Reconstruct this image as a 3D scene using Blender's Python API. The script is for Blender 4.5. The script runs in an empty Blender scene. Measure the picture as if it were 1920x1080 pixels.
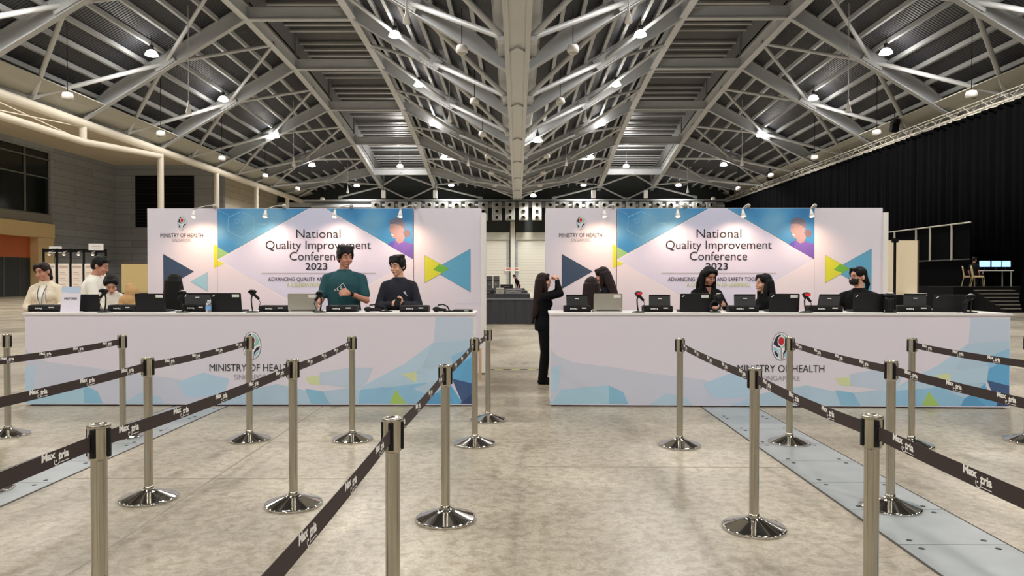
import bpy, math, random
from mathutils import Vector as V, Matrix as Mx, Euler
random.seed(7)
PI = math.pi
R = math.radians
scene = bpy.context.scene
COL = scene.collection

# ------------------------------------------------------------------ camera
F = 1340.0                 # focal length in pixels of the 1920x1080 frame
HC = 1.42                  # eye height
cam = bpy.data.cameras.new('camera')
cam.lens = F / 1920 * 36
cam.sensor_width = 36
cam.clip_end = 300
cam_o = bpy.data.objects.new('camera', cam)
COL.objects.link(cam_o)
cam_o.location = (0, 0, HC)
cam_o.rotation_euler = (PI / 2 - math.atan(19 / F), 0, math.atan(10 / F))
scene.camera = cam_o
CR = cam_o.rotation_euler.to_matrix()

# ------------------------------------------------------------------ world, exposure
w = bpy.data.worlds.new('world')
scene.world = w
w.use_nodes = True
w.node_tree.nodes['Background'].inputs[0].default_value = (0.9, 0.95, 1.0, 1)
w.node_tree.nodes['Background'].inputs[1].default_value = 0.05
scene.view_settings.view_transform = 'Standard'
scene.view_settings.look = 'None'
scene.view_settings.gamma = 1
scene.view_settings.exposure = 0.0
scene.view_settings.use_curve_mapping = False
cy = scene.cycles
cy.use_denoising = True
cy.max_bounces = 7
cy.diffuse_bounces = 5
cy.glossy_bounces = 4
cy.transmission_bounces = 6
cy.caustics_reflective = False
cy.caustics_refractive = False
cy.sample_clamp_indirect = 8
cy.use_light_tree = True
LAMP_W = 2050.0
LAMP_COL = (1.0, 0.955, 0.895)
SPOT_W = 33.0

def ray(px, py):
    return CR @ V(((px - 960) / F, (540 - py) / F, -1))
def at(px, py, Y):
    d = ray(px, py)
    return V((0, 0, HC)) + d * (Y / d.y)
def fl(px, py, z=0.0):
    d = ray(px, py)
    return V((0, 0, HC)) + d * ((z - HC) / d.z)

# ------------------------------------------------------------------ materials
def lin(c):
    c = c / 255.0
    return c / 12.92 if c <= 0.04045 else ((c + 0.055) / 1.055) ** 2.4
def rgb(t):
    return (lin(t[0]), lin(t[1]), lin(t[2]), 1)
MATS = {}
def mat(name, col=(128, 128, 128), rough=0.6, metal=0.0, var=0.06, scale=6.0, bump=0.0, emit=0.0, spec=0.5, ecol=None, stretch=None):
    """plain procedural material: colour broken up by noise, optional bump"""
    if name in MATS:
        return MATS[name]
    m = bpy.data.materials.new(name)
    MATS[name] = m
    m.use_nodes = True
    nt = m.node_tree
    b = nt.nodes['Principled BSDF']
    b.inputs['Roughness'].default_value = rough
    b.inputs['Metallic'].default_value = metal
    b.inputs['Specular IOR Level'].default_value = spec
    c = rgb(col)
    tc = nt.nodes.new('ShaderNodeTexCoord')
    nz = nt.nodes.new('ShaderNodeTexNoise')
    nz.inputs['Scale'].default_value = scale
    nz.inputs['Detail'].default_value = 4
    src = tc.outputs['Object']
    if stretch:
        mp = nt.nodes.new('ShaderNodeMapping')
        mp.inputs['Scale'].default_value = stretch
        nt.links.new(src, mp.inputs[0])
        src = mp.outputs[0]
    nt.links.new(src, nz.inputs['Vector'])
    mx = nt.nodes.new('ShaderNodeMix')
    mx.data_type = 'RGBA'
    mx.inputs[6].default_value = tuple(min(1, x * (1 - var)) for x in c[:3]) + (1,)
    mx.inputs[7].default_value = tuple(min(1, x * (1 + var)) for x in c[:3]) + (1,)
    nt.links.new(nz.outputs[0], mx.inputs[0])
    nt.links.new(mx.outputs[2], b.inputs['Base Color'])
    if bump:
        bp = nt.nodes.new('ShaderNodeBump')
        bp.inputs['Strength'].default_value = bump
        bp.inputs['Distance'].default_value = 0.02
        nt.links.new(nz.outputs[0], bp.inputs['Height'])
        nt.links.new(bp.outputs[0], b.inputs['Normal'])
    if emit:
        b.inputs['Emission Color'].default_value = ecol if ecol else c
        b.inputs['Emission Strength'].default_value = emit
    return m

STEEL = mat('painted_steel', (190, 192, 194), 0.5, 0.0, 0.05, 1.5)
STEEL_D = mat('painted_steel_rafter', (178, 181, 184), 0.5, 0.0, 0.05, 1.2)
PIPE = mat('eave_pipe_paint', (216, 208, 192), 0.5, 0.0, 0.04, 1.5)
CHROME = mat('polished_stainless', (200, 197, 190), 0.09, 1.0, 0.03, 30)
BRUSH = mat('brushed_stainless', (184, 179, 166), 0.22, 1.0, 0.05, 40, stretch=(1, 1, 0.05))
BLACKP = mat('black_plastic', (12, 12, 14), 0.5, 0, 0.1, 12, spec=0.3)
BLACKM = mat('black_matte', (9, 9, 11), 0.8, 0, 0.1, 8, spec=0.2)
DARKP = mat('dark_grey_plastic', (26, 26, 29), 0.5, 0, 0.08, 12, spec=0.35)
SILVER = mat('silver_plastic', (178, 174, 164), 0.4, 0.3, 0.04, 20)
WHITE = mat('white_paint', (232, 230, 228), 0.5, 0, 0.02, 4)
PANEL = mat('printed_white_board', (226, 221, 234), 0.55, 0, 0.015, 2)
INK = mat('black_ink', (26, 22, 30), 0.6, 0, 0.02, 4)
GREYINK = mat('grey_ink', (150, 146, 150), 0.6, 0, 0.02, 4)
GREENINK = mat('olive_green_ink', (176, 190, 74), 0.6, 0, 0.02, 4)
BELT = mat('brown_webbing', (54, 41, 39), 0.8, 0, 0.1, 60)
WHITEINK = mat('white_ink', (238, 236, 232), 0.6, 0, 0.02, 4)
DRAPE = mat('black_drape', (5, 5, 7), 0.95, 0, 0.15, 3, spec=0.05)
BEIGE = mat('beige_board', (222, 208, 178), 0.7, 0, 0.03, 3)
GLOW = mat('lit_acrylic_reflector', (255, 246, 228), 0.4, 0, 0.0, 4, emit=5.0, ecol=(1, 0.93, 0.82, 1))
LENS = mat('lit_lamp_lens', (255, 246, 228), 0.4, 0, 0.0, 4, emit=18.0, ecol=(1, 0.94, 0.84, 1))
WARM = mat('lit_warm_bulb', (255, 236, 200), 0.4, 0, 0.0, 4, emit=4.0, ecol=(1, 0.86, 0.66, 1))

# ------------------------------------------------------------------ mesh builder
class MB:
    def __init__(s):
        s.v = []; s.f = []; s.m = []; s.sm = []; s.mi = 0
    def add(s, vs, fs, smooth=False):
        o = len(s.v)
        s.v += [tuple(p) for p in vs]
        for q in fs:
            s.f.append([i + o for i in q]); s.m.append(s.mi); s.sm.append(smooth)
    def box(s, c, d, rot=None):
        c = V(c); x, y, z = d[0] / 2, d[1] / 2, d[2] / 2
        vs = [V((a, b, e)) for e in (-z, z) for a, b in ((-x, -y), (x, -y), (x, y), (-x, y))]
        if rot is not None:
            vs = [rot @ p for p in vs]
        s.add([p + c for p in vs], [(3, 2, 1, 0), (4, 5, 6, 7), (0, 1, 5, 4), (1, 2, 6, 5), (2, 3, 7, 6), (3, 0, 4, 7)])
        return s
    def rbox(s, c, d, r, rot=None, n=3):
        """box with rounded vertical edges"""
        c = V(c); hx, hy, hz = d[0] / 2 - r, d[1] / 2 - r, d[2] / 2
        ring = []
        for k, (sx, sy) in enumerate(((1, 1), (-1, 1), (-1, -1), (1, -1))):
            for i in range(n + 1):
                a = PI / 2 * (k + i / n)
                ring.append((sx * hx + r * math.cos(a), sy * hy + r * math.sin(a)))
        e = min(r * 0.4, hz * 0.5)
        rings = []
        for z, k in ((-hz, 1), (hz - e, 1), (hz, 1 - e / max(d[0], d[1]) * 2)):
            rings.append([V((x * k, y * k, z)) for x, y in ring])
        if rot is not None:
            rings = [[rot @ p for p in q] for q in rings]
        s.loft([[p + c for p in q] for q in rings], smooth=False)
        return s
    def loft(s, rings, smooth=True, cap=True):
        n = len(rings[0]); vs = [p for q in rings for p in q]; fs = []
        for k in range(len(rings) - 1):
            for i in range(n):
                j = (i + 1) % n
                fs.append((k * n + i, k * n + j, (k + 1) * n + j, (k + 1) * n + i))
        s.add(vs, fs, smooth)
        if cap:
            s.add(rings[0], [tuple(range(n - 1, -1, -1))]); s.add(rings[-1], [tuple(range(n))])
        return s
    def bar(s, p, q, wd, h, up=(0, 0, 1)):
        p, q = V(p), V(q); d = (q - p).normalized(); up = V(up)
        x = d.cross(up)
        if x.length < 1e-5: x = d.cross(V((1, 0, 0)))
        x.normalize(); z = x.cross(d)
        r = lambda c: [c + x * a * wd / 2 + z * b * h / 2 for a, b in ((-1, -1), (1, -1), (1, 1), (-1, 1))]
        return s.loft([r(p), r(q)], smooth=False)
    def tube(s, p, q, r0, r1=None, n=10, smooth=True):
        p, q = V(p), V(q); r1 = r0 if r1 is None else r1
        d = (q - p).normalized()
        x = d.cross(V((0, 0, 1)))
        if x.length < 1e-4: x = V((1, 0, 0))
        x.normalize(); y = d.cross(x)
        r = lambda c, k: [c + (x * math.cos(a) + y * math.sin(a)) * k for a in [2 * PI * i / n for i in range(n)]]
        return s.loft([r(p, r0), r(q, r1)], smooth)
    def path(s, pts, r, n=8, cap=True):
        pts = [V(p) for p in pts]; rings = []
        d0 = (pts[1] - pts[0]).normalized()
        x = d0.cross(V((0, 0, 1)))
        if x.length < 1e-3: x = d0.cross(V((1, 0, 0)))
        x.normalize()
        for i, p in enumerate(pts):
            d = (pts[min(i + 1, len(pts) - 1)] - pts[max(i - 1, 0)]).normalized()
            x = (x - d * x.dot(d)).normalized(); y = d.cross(x)
            rr = r[i] if isinstance(r, (list, tuple)) else r
            rings.append([p + (x * math.cos(a) + y * math.sin(a)) * rr for a in [2 * PI * k / n for k in range(n)]])
        return s.loft(rings, True, cap)
    def lathe(s, prof, n=24, c=(0, 0, 0), rot=None, smooth=True, cap=True):
        c = V(c); rings = []
        for r, z in prof:
            q = [V((r * math.cos(2 * PI * i / n), r * math.sin(2 * PI * i / n), z)) for i in range(n)]
            if rot is not None: q = [rot @ p for p in q]
            rings.append([p + c for p in q])
        return s.loft(rings, smooth, cap)
    def ell(s, c, r, rot=None, nu=12, nv=8):
        c = V(c); r = (r, r, r) if isinstance(r, (int, float)) else r
        vs = []; fs = []
        for j in range(1, nv):
            t = PI * j / nv
            for i in range(nu):
                a = 2 * PI * i / nu
                vs.append(V((r[0] * math.sin(t) * math.cos(a), r[1] * math.sin(t) * math.sin(a), -r[2] * math.cos(t))))
        vs += [V((0, 0, -r[2])), V((0, 0, r[2]))]
        b, t = len(vs) - 2, len(vs) - 1
        for i in range(nu):
            j = (i + 1) % nu
            fs.append((b, j, i)); fs.append((t, (nv - 2) * nu + i, (nv - 2) * nu + j))
            for k in range(nv - 2):
                fs.append((k * nu + i, k * nu + j, (k + 1) * nu + j, (k + 1) * nu + i))
        if rot is not None: vs = [rot @ p for p in vs]
        s.add([p + c for p in vs], fs, True)
        return s
    def cone(s, p, q, r0, r1, n=12):
        s.ell(p, r0, None, n, 8); s.ell(q, r1, None, n, 8)
        return s.tube(p, q, r0, r1, n)
    def poly(s, pts):
        s.add(pts, [tuple(range(len(pts)))]); return s
    def mesh(s, name, mats):
        me = bpy.data.meshes.new(name)
        me.from_pydata(s.v, [], s.f)
        for m in (mats if isinstance(mats, (list, tuple)) else [mats]):
            me.materials.append(m)
        me.polygons.foreach_set('material_index', s.m)
        me.polygons.foreach_set('use_smooth', s.sm)
        me.update()
        return me
    def build(s, name, mats, parent=None):
        return put(name, s.mesh(name, mats), parent)

def put(name, me, parent=None, loc=None):
    o = bpy.data.objects.new(name, me)
    COL.objects.link(o)
    if parent is not None: o.parent = parent
    if loc is not None: o.location = loc
    return o
def tag(o, label, cat, group=None):
    o['label'] = label; o['category'] = cat
    if group: o['group'] = group
    return o
def thing(name, label, cat, loc=(0, 0, 0), rz=0.0, group=None):
    o = bpy.data.objects.new(name, None)
    COL.objects.link(o)
    o.empty_display_size = 0.1
    o.location = loc; o.rotation_euler = (0, 0, rz)
    return tag(o, label, cat, group)
def struct(o):
    o['kind'] = 'structure'; return o
def copy_tree(o, parent=None):
    c = o.copy(); COL.objects.link(c)
    if parent is not None: c.parent = parent
    for ch in list(o.children): copy_tree(ch, c)
    return c
ORD = ['', 'first', 'second', 'third', 'fourth', 'fifth', 'sixth', 'seventh', 'eighth', 'ninth', 'tenth', 'eleventh', 'twelfth', 'thirteenth',
       'fourteenth', 'fifteenth', 'sixteenth', 'seventeenth', 'eighteenth', 'nineteenth', 'twentieth', 'twenty-first', 'twenty-second', 'twenty-third', 'twenty-fourth', 'twenty-fifth', 'twenty-sixth']

# text as flat mesh ------------------------------------------------------
def text_mesh(body, bold=0.0, space=1.0):
    cu = bpy.data.curves.new('lettering', 'FONT')
    cu.body = body; cu.size = 1.0; cu.offset = bold; cu.space_character = space
    cu.resolution_u = 4
    o = bpy.data.objects.new('lettering', cu)
    COL.objects.link(o)
    dg = bpy.context.evaluated_depsgraph_get()
    me = bpy.data.meshes.new_from_object(o.evaluated_get(dg))
    bpy.data.objects.remove(o); bpy.data.curves.remove(cu)
    vs = [v.co.copy() for v in me.vertices]; fs = [tuple(p.vertices) for p in me.polygons]
    bpy.data.meshes.remove(me)
    return vs, fs
CAP = None
def text_into(mb, body, x0, x1, zb, cap, fy, bold=0.0, space=1.0):
    """letters in the plane y=fy, facing -y, from x0 to x1 with baseline zb and capital height cap"""
    global CAP
    if CAP is None:
        CAP = max(v.y for v in text_mesh('H')[0])
    vs, fs = text_mesh(body, bold, space)
    a = min(v.x for v in vs); b = max(v.x for v in vs)
    kx = (x1 - x0) / (b - a); ky = cap / CAP
    mb.add([(x0 + (v.x - a) * kx, fy, zb + v.y * ky) for v in vs], fs)
    return mb

# =================================================================== the hall
def node_floor():
    m = bpy.data.materials.new('worn_concrete'); m.use_nodes = True
    nt = m.node_tree; b = nt.nodes['Principled BSDF']; N = nt.nodes.new; L = nt.links.new
    tc = N('ShaderNodeTexCoord')
    def noise(scale, st, det=6, dist=0.0):
        mp = N('ShaderNodeMapping'); mp.inputs['Scale'].default_value = st
        L(tc.outputs['Object'], mp.inputs[0])
        n = N('ShaderNodeTexNoise'); n.inputs['Scale'].default_value = scale; n.inputs['Detail'].default_value = det
        n.inputs['Distortion'].default_value = dist
        L(mp.outputs[0], n.inputs['Vector']); return n.outputs[0]
    def ramp(s, p0, p1, c0, c1):
        r = N('ShaderNodeValToRGB'); r.color_ramp.elements[0].position = p0; r.color_ramp.elements[1].position = p1
        r.color_ramp.elements[0].color = c0; r.color_ramp.elements[1].color = c1
        L(s, r.inputs[0]); return r.outputs[0]
    def mix(kind, f, a, c):
        x = N('ShaderNodeMix'); x.data_type = 'RGBA'; x.blend_type = kind
        if isinstance(f, float): x.inputs[0].default_value = f
        else: L(f, x.inputs[0])
        L(a, x.inputs[6]); L(c, x.inputs[7]); return x.outputs[2]
    big = ramp(noise(0.5, (1, 1, 1), 5, 0.6), 0.35, 0.68, rgb((187, 179, 164)), rgb((212, 203, 184)))
    smudge = ramp(noise(0.7, (1.3, 0.8, 1), 6, 0.4), 0.3, 0.62, rgb((190, 187, 180)), (1, 1, 1, 1))
    scr = ramp(noise(16, (1.0, 1.0, 1), 10, 0.6), 0.36, 0.58, rgb((220, 216, 209)), (1, 1, 1, 1))
    blot = ramp(noise(2.2, (1.2, 0.6, 1), 10, 0.3), 0.60, 0.72, (1, 1, 1, 1), rgb((206, 204, 198)))
    fine = ramp(noise(60, (1, 1, 1), 4), 0.3, 0.6, rgb((226, 224, 220)), (1, 1, 1, 1))
    c = mix('MULTIPLY', 1.0, big, smudge); c = mix('MULTIPLY', 1.0, c, scr); c = mix('MULTIPLY', 1.0, c, fine); c = mix('MULTIPLY', 1.0, c, blot)
    L(c, b.inputs['Base Color'])
    rr = N('ShaderNodeMapRange'); L(noise(2.2, (1, 1, 1), 6, 1), rr.inputs[0])
    rr.inputs[3].default_value = 0.26; rr.inputs[4].default_value = 0.46
    L(rr.outputs[0], b.inputs['Roughness'])
    return m
mb = MB(); mb.box((-6, 26, -0.1), (90, 118, 0.2)); struct(mb.build('floor', node_floor()))

def block_mat(name, col):
    m = bpy.data.materials.new(name); m.use_nodes = True
    nt = m.node_tree; b = nt.nodes['Principled BSDF']; N = nt.nodes.new; L = nt.links.new
    tc = N('ShaderNodeTexCoord'); sp = N('ShaderNodeSeparateXYZ'); L(tc.outputs['Object'], sp.inputs[0])
    ad = N('ShaderNodeMath'); L(sp.outputs[0], ad.inputs[0]); L(sp.outputs[1], ad.inputs[1])
    cm = N('ShaderNodeCombineXYZ'); L(ad.outputs[0], cm.inputs[0]); L(sp.outputs[2], cm.inputs[1])
    br = N('ShaderNodeTexBrick'); L(cm.outputs[0], br.inputs['Vector'])
    br.inputs['Scale'].default_value = 1; br.inputs['Brick Width'].default_value = 5.2; br.inputs['Row Height'].default_value = 0.62
    br.inputs['Mortar Size'].default_value = 0.022
    c = rgb(col)
    br.inputs['Color1'].default_value = c; br.inputs['Color2'].default_value = tuple(x * 0.86 for x in c[:3]) + (1,)
    br.inputs['Mortar'].default_value = tuple(x * 0.55 for x in c[:3]) + (1,)
    L(br.outputs[0], b.inputs['Base Color']); b.inputs['Roughness'].default_value = 0.9
    return m
BLOCK = block_mat('grey_blockwork', (160, 164, 168))
BLOCKL = block_mat('pale_blockwork', (204, 196, 180))
DECK = mat('dark_ribbed_deck', (84, 84, 88), 0.7, 0, 0.1, 1.0)
SOFFIT = mat('beige_soffit', (228, 214, 190), 0.85, 0, 0.05, 0.6)
DKGREEN = mat('dark_wall_paint', (46, 50, 50), 0.85, 0, 0.08, 0.5)
ROLLER = mat('pale_roller_door', (206, 204, 194), 0.6, 0, 0.03, 0.6)
GLASSD = mat('dark_window_glass', (22, 28, 28), 0.12, 0, 0.05, 1)
ORANGE = mat('orange_panel', (196, 104, 58), 0.7, 0, 0.06, 2)
SAND = mat('sand_render', (226, 198, 148), 0.85, 0, 0.05, 1)
CHAR = mat('charcoal_door', (42, 46, 46), 0.6, 0, 0.05, 1)

XW, XE, XM0, XM1 = 0.0, 25.2, 9.5, 15.7          # valley, eave, the two edges of a roof monitor
ZV = HC + 9.0; ZE = HC + 9.15
ZR = [(-34, 13.6), (0, 14.2), (23.4, 14.8), (41.5, 14.9), (50.5, 14.66), (59.5, 13.94), (68.5, 12.8), (77.5, 11.2), (84, 10.2)]
def zr(y):
    for (a, p), (b, q) in zip(ZR, ZR[1:]):
        if y <= b: return HC + p + (q - p) * (y - a) / (b - a)
    return HC + ZR[-1][1]
def zs(x, y):
    """underside of the rafters at |x|"""
    x = abs(x)
    if x <= XM0: return ZV + (zr(y) - ZV) * x / XM0
    if x < XM1: return zr(y)
    return ZE + (zr(y) - ZE) * (XE - x) / (XE - XM1)
STN = [23.4, 32.45, 41.5, 50.55, 59.6, 68.65, 77.7]
VN = [18.9, 27.95, 37.0, 46.05, 55.1, 64.15, 73.2, 82.2]
YS = [-33] + [-20, -10, 0, 10, 18] + STN + [84]

def deck_mat():
    m = bpy.data.materials.new('ribbed_roof_deck'); m.use_nodes = True
    nt = m.node_tree; b = nt.nodes['Principled BSDF']; N = nt.nodes.new; L = nt.links.new
    tc = N('ShaderNodeTexCoord'); wv = N('ShaderNodeTexWave'); wv.bands_direction = 'Y'; wv.inputs['Scale'].default_value = 1.6
    L(tc.outputs['Object'], wv.inputs['Vector'])
    r = N('ShaderNodeValToRGB'); r.color_ramp.elements[0].color = rgb((46, 48, 55)); r.color_ramp.elements[1].color = rgb((62, 64, 71))
    L(wv.outputs[0], r.inputs[0]); L(r.outputs[0], b.inputs['Base Color'])
    bp = N('ShaderNodeBump'); bp.inputs['Distance'].default_value = 0.05; L(wv.outputs[0], bp.inputs['Height']); L(bp.outputs[0], b.inputs['Normal'])
    b.inputs['Roughness'].default_value = 0.55
    return m
RDECK = deck_mat()
DU = 1.15          # deck stands this far above the rafter undersides
mb = MB()
for sx in (-1, 1):
    for xa, xb in ((0, XM0), (XM1, XE + 0.6)):
        for y0, y1 in zip(YS, YS[1:]):
            q = [V((sx * x, y, zs(x, y) + DU)) for x, y in ((xa, y0), (xb, y0), (xb, y1), (xa, y1))]
            up = V((0, 0, 0.12))
            mb.loft([q, [p + up for p in q]], smooth=False)
struct(mb.build('ceiling', RDECK))
# raised roof monitors: ceiling, side walls
LOUV = mat('monitor_deck', (96, 96, 98), 0.5, 0.2, 0.12, 1.0, stretch=(6, 1, 1))
for sx, nm in ((-1, 'left'), (1, 'right')):
    mb = MB()
    for y0, y1 in zip(YS, YS[1:]):
        q = [V((sx * x, y, zr(y) + 2.5)) for x, y in ((XM0, y0), (XM1, y0), (XM1, y1), (XM0, y1))]
        mb.loft([q, [p + V((0, 0, 0.1)) for p in q]], smooth=False)
    o = struct(mb.build('ceiling_monitor', LOUV))
    for x in (XM0, XM1):
        mb = MB()
        for y0, y1 in zip(YS, YS[1:]):
            q = [V((sx * x, y, zr(y) + z)) for y, z in ((y0, 0.75), (y1, 0.75), (y1, 2.5), (y0, 2.5))]
            mb.loft([q, [p + V((0.08 * sx, 0, 0)) for p in q]], smooth=False)
            mb.bar((sx * x, y1, zr(y1) + 0.7), (sx * x, y1, zr(y1) + 2.5), 0.2, 0.2)
        struct(mb.build('wall_monitor', mat('monitor_wall', (128, 128, 130), 0.6, 0, 0.06, 1)))
    # edge beams, cross beams and ceiling joists
    for x in (XM0, XM1):
        mb = MB()
        for y0, y1 in zip(YS, YS[1:]):
            for dz, wd, h in ((0.03, 0.42, 0.06), (0.38, 0.06, 0.7), (0.74, 0.42, 0.06)):
                mb.bar((sx * x, y0, zr(y0) + dz), (sx * x, y1, zr(y1) + dz), wd, h)
        struct(mb.build('monitor_edge_beam', STEEL))
    for k, y in enumerate(STN):
        mb = MB(); z = zr(y)
        mb.bar((sx * XM0, y, z + 0.04), (sx * XM1, y, z + 0.04), 0.4, 0.07)
        mb.bar((sx * XM0, y, z + 0.36), (sx * XM1, y, z + 0.36), 0.06, 0.6)
        mb.bar((sx * XM0, y, z + 0.68), (sx * XM1, y, z + 0.68), 0.4, 0.07)
        struct(mb.build('monitor_cross_beam', STEEL_D))
    for y0, y1 in zip(STN, STN[1:] + [84]):
        for i in range(1, 8):
            y = y0 + (y1 - y0) * i / 8
            mb = MB(); mb.bar((sx * XM0, y, zr(y) + 2.32), (sx * XM1, y, zr(y) + 2.32), 0.22, 0.1)
            struct(mb.build('monitor_joist', STEEL))
# rafters
for sx in (-1, 1):
    for y in STN:
        for xa, xb in ((0.5, XM0), (XE, XM1)):
            mb = MB(); n = 12; prev = None
            for i in range(n + 1):
                t = i / n; x = xa + (xb - xa) * t
                d = 0.9 * min(1.0, 0.45 + t * 3.2) if xa < 1 or True else 0.9
                p = V((sx * x, y, zs(x, y)))
                if prev is not None:
                    (p0, d0) = prev
                    mb.bar(p0 + V((0, 0, 0.03)), p + V((0, 0, 0.03)), 0.36, 0.06)
                    mb.bar(p0 + V((0, 0, d0)), p + V((0, 0, d)), 0.36, 0.06)
                    for dy in (-0.025, 0.025):
                        q = [p0 + V((0, dy, 0)), p + V((0, dy, 0)), p + V((0, dy, d)), p0 + V((0, dy, d0))]
                        mb.poly(q if dy < 0 else q[::-1])
                prev = (p, d)
            xm = (xa + xb) / 2          # gusset box where the struts meet the rafter
            mb.bar((sx * (xm - 0.55), y, zs(xm - 0.55, y) + 0.45), (sx * (xm + 0.55), y, zs(xm + 0.55, y) + 0.45), 0.5, 0.62)
            struct(mb.build('roof_rafter', STEEL_D))
# purlins
for sx in (-1, 1):
    for xs in ([0.9 + 1.0 * i for i in range(9)], [16.3 + 1.03 * i for i in range(9)]):
        for x in xs:
            mb = MB(); yy = [14] + STN + [83.8]
            for y0, y1 in zip(yy, yy[1:]):
                mb.bar((sx * x, y0, zs(x, y0) + 1.0), (sx * x, y1, zs(x, y1) + 1.0), 0.17, 0.24)
            struct(mb.build('roof_purlin', STEEL_D))
# diagonal struts
def strut(p, q, r=0.125):
    p, q = V(p), V(q); d = (q - p).normalized()
    mb = MB(); mb.tube(p, q, r, n=10)
    mb.bar(p - d * 0.25, p + d * 0.3, 0.09, 0.3); mb.bar(q - d * 0.3, q + d * 0.2, 0.09, 0.3)
    struct(mb.build('roof_strut', STEEL))
for sx in (-1, 1):
    for xn, xm, zn in ((0.55, 4.9, ZV + 0.35), (XE - 0.1, 20.45, ZE + 0.25)):
        xt = XM0 if xn < 1 else XM1
        for v in VN:
            for y in STN:
                if abs(v - y) < 5:
                    zm = zs(xm, y) + 0.42
                    strut((sx * xn, v, zn), (sx * xm, y, zm))
                    strut((sx * xm, y, zm), (sx * xt, v, zr(v) + 0.2), 0.105)
# valley girder
mb = MB()
mb.box((0, 25, ZV + 0.03), (0.62, 118, 0.06)); mb.box((-0.45, 25, ZV + 0.2), (0.1, 118, 0.5)); mb.box((0.45, 25, ZV + 0.2), (0.1, 118, 0.5))
mb.box((-0.36, 25, ZV - 0.0), (0.1, 118, 0.12)); mb.box((0.36, 25, ZV - 0.0), (0.1, 118, 0.12)); mb.box((0, 25, ZV + 1.0), (1.7, 118, 0.08))
for v in VN:
    for sx in (-1, 1):
        mb.bar((sx * 0.02, v - 0.1, ZV - 0.05), (sx * 0.3, v + 0.45, ZV - 0.05), 0.06, 0.1)
        mb.box((sx * 0.62, v, ZV + 0.25), (0.3, 0.5, 0.16))
struct(mb.build('roof_valley_girder', STEEL))
# eave pipes, transfer truss and columns on the left; eave girder on the right
def pipe(name, pts, r, m=PIPE):
    mb = MB(); mb.path(pts, r, 12); return struct(mb.build(name, m))
for sx in (-1, 1):
    pipe('eave_beam', [(sx * XE, -33, ZE - 0.2), (sx * XE, 84, ZE - 0.2)], 0.27)
    mb = MB(); mb.box((sx * (XE + 0.75), 25, ZE + 0.75), (0.08, 118, 1.7)); mb.box((sx * (XE + 0.35), 25, ZE + 0.02), (0.8, 118, 0.06))
    q = [V((sx * x, y, z)) for x, y, z in ((23.9, -33, ZE + 1.05), (25.35, -33, ZE + 0.3), (25.35, 84, ZE + 0.3), (23.9, 84, ZE + 0.75))]
    mb.loft([q, [p + V((0, 0, .05)) for p in q]], smooth=False)
    struct(mb.build('trim_1' if sx < 0 else 'trim_2', mat('eave_fascia', (170, 168, 158), 0.7, 0, 0.05, 1)))
pipe('eave_truss_chord', [(-XE, 50.4, ZE - 0.55), (-XE, 41.4, ZE - 1.25), (-XE, 32.4, ZE - 1.25), (-XE, 23.4, ZE - 0.55)], 0.2)
for y in (41.4, 32.4): pipe('eave_truss_post', [(-XE, y, ZE - 0.2), (-XE, y, ZE - 1.25)], 0.2)
for a, b in ((41.4, 32.4), (32.4, 41.4), (50.4, 41.4)):
    pipe('eave_truss_tie', [(-XE, a, ZE - 0.4), (-XE, b, ZE - 1.2)], 0.035)
for y in (50.4, 59.8, 68.9, 78.2): pipe('column', [(-XE, y, 0), (-XE, y, ZE - 0.2)], 0.21)
for y in (23.4,): pipe('column', [(-XE, y, 0), (-XE, y, ZE - 0.2)], 0.21)

# far wall with its two roller doors
YF = 84.0
mb = MB(); mb.box((-2, YF + 0.2, 7), (56, 0.4, 14)); struct(mb.build('wall_far', DKGREEN))
for i, (xa, xb) in enumerate(((-5.0, -0.95), (-0.15, 4.0))):
    mb = MB()
    for k in range(18):
        z0 = 5.85 * k / 18
        mb.box(((xa + xb) / 2, YF - 0.06, z0 + 0.16), (xb - xa, 0.08, 0.315))
    struct(mb.build('door_%d' % (i + 1), ROLLER))
    mb = MB(); mb.box(((xa + xb) / 2, YF - 0.15, 6.3), (xb - xa + 0.1, 0.3, 0.85)); struct(mb.build('trim_%d' % (i + 3), mat('door_hood', (176, 174, 162), 0.6)))
mb = MB(); mb.box((-0.55, YF - 0.25, 4), (0.5, 0.45, 8)); struct(mb.build('column', ROLLER))
for x in (-1.05, -0.1):
    mb = MB(); mb.box((x, YF - 0.12, 3.2), (0.28, 0.2, 6.4)); struct(mb.build('door_rail', BLOCK))
mb = MB(); mb.box((0, YF - 0.02, 2.75), (9.6, 0.03, 0.0)); 
for i, x in enumerate((-1.05, -0.15)):
    mb = MB(); mb.box((x, YF - 0.3, 2.42), (0.75, 0.03, 0.42)); mb.mi = 1
    mb.box((x, YF - 0.32, 2.45), (0.55, 0.02, 0.12))
    tag(mb.build('warning_sign', [WHITE, mat('sign_red', (196, 62, 50), 0.5)]), 'small white and red notice %s of the pale post between the far roller doors' % ('left', 'right')[i], 'sign')
mb = MB(); mb.box((-2, YF - 0.3, ZE - 0.6), (52, 0.3, 0.5)); struct(mb.build('far_wall_beam', STEEL_D))

# left side: tall wall, return wall, inner wall
XL = -38.3
mb = MB(); mb.box((XL - 0.3, 63.3, 6.1), (0.6, 9.6, 12.2)); mb.box((XL - 0.3, 46, 11.9), (0.6, 25, 0.5)); mb.box((XL - 0.3, 5, 6.1), (0.6, 80, 12.2))
struct(mb.build('wall_left', BLOCK))
mb = MB(); mb.box((-33.3, 68.2, 6.1), (10.6, 0.4, 12.2)); struct(mb.build('wall_left_return', BLOCK))
mb = MB(); mb.box((-28.4, 76.2, 6.1), (0.4, 15.8, 12.2)); struct(mb.build('wall_left_inner', BLOCKL))
mb = MB(); mb.box((-32.2, 26, 12.25), (12.8, 118, 0.2)); struct(mb.build('ceiling_aisle', SOFFIT))
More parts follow.
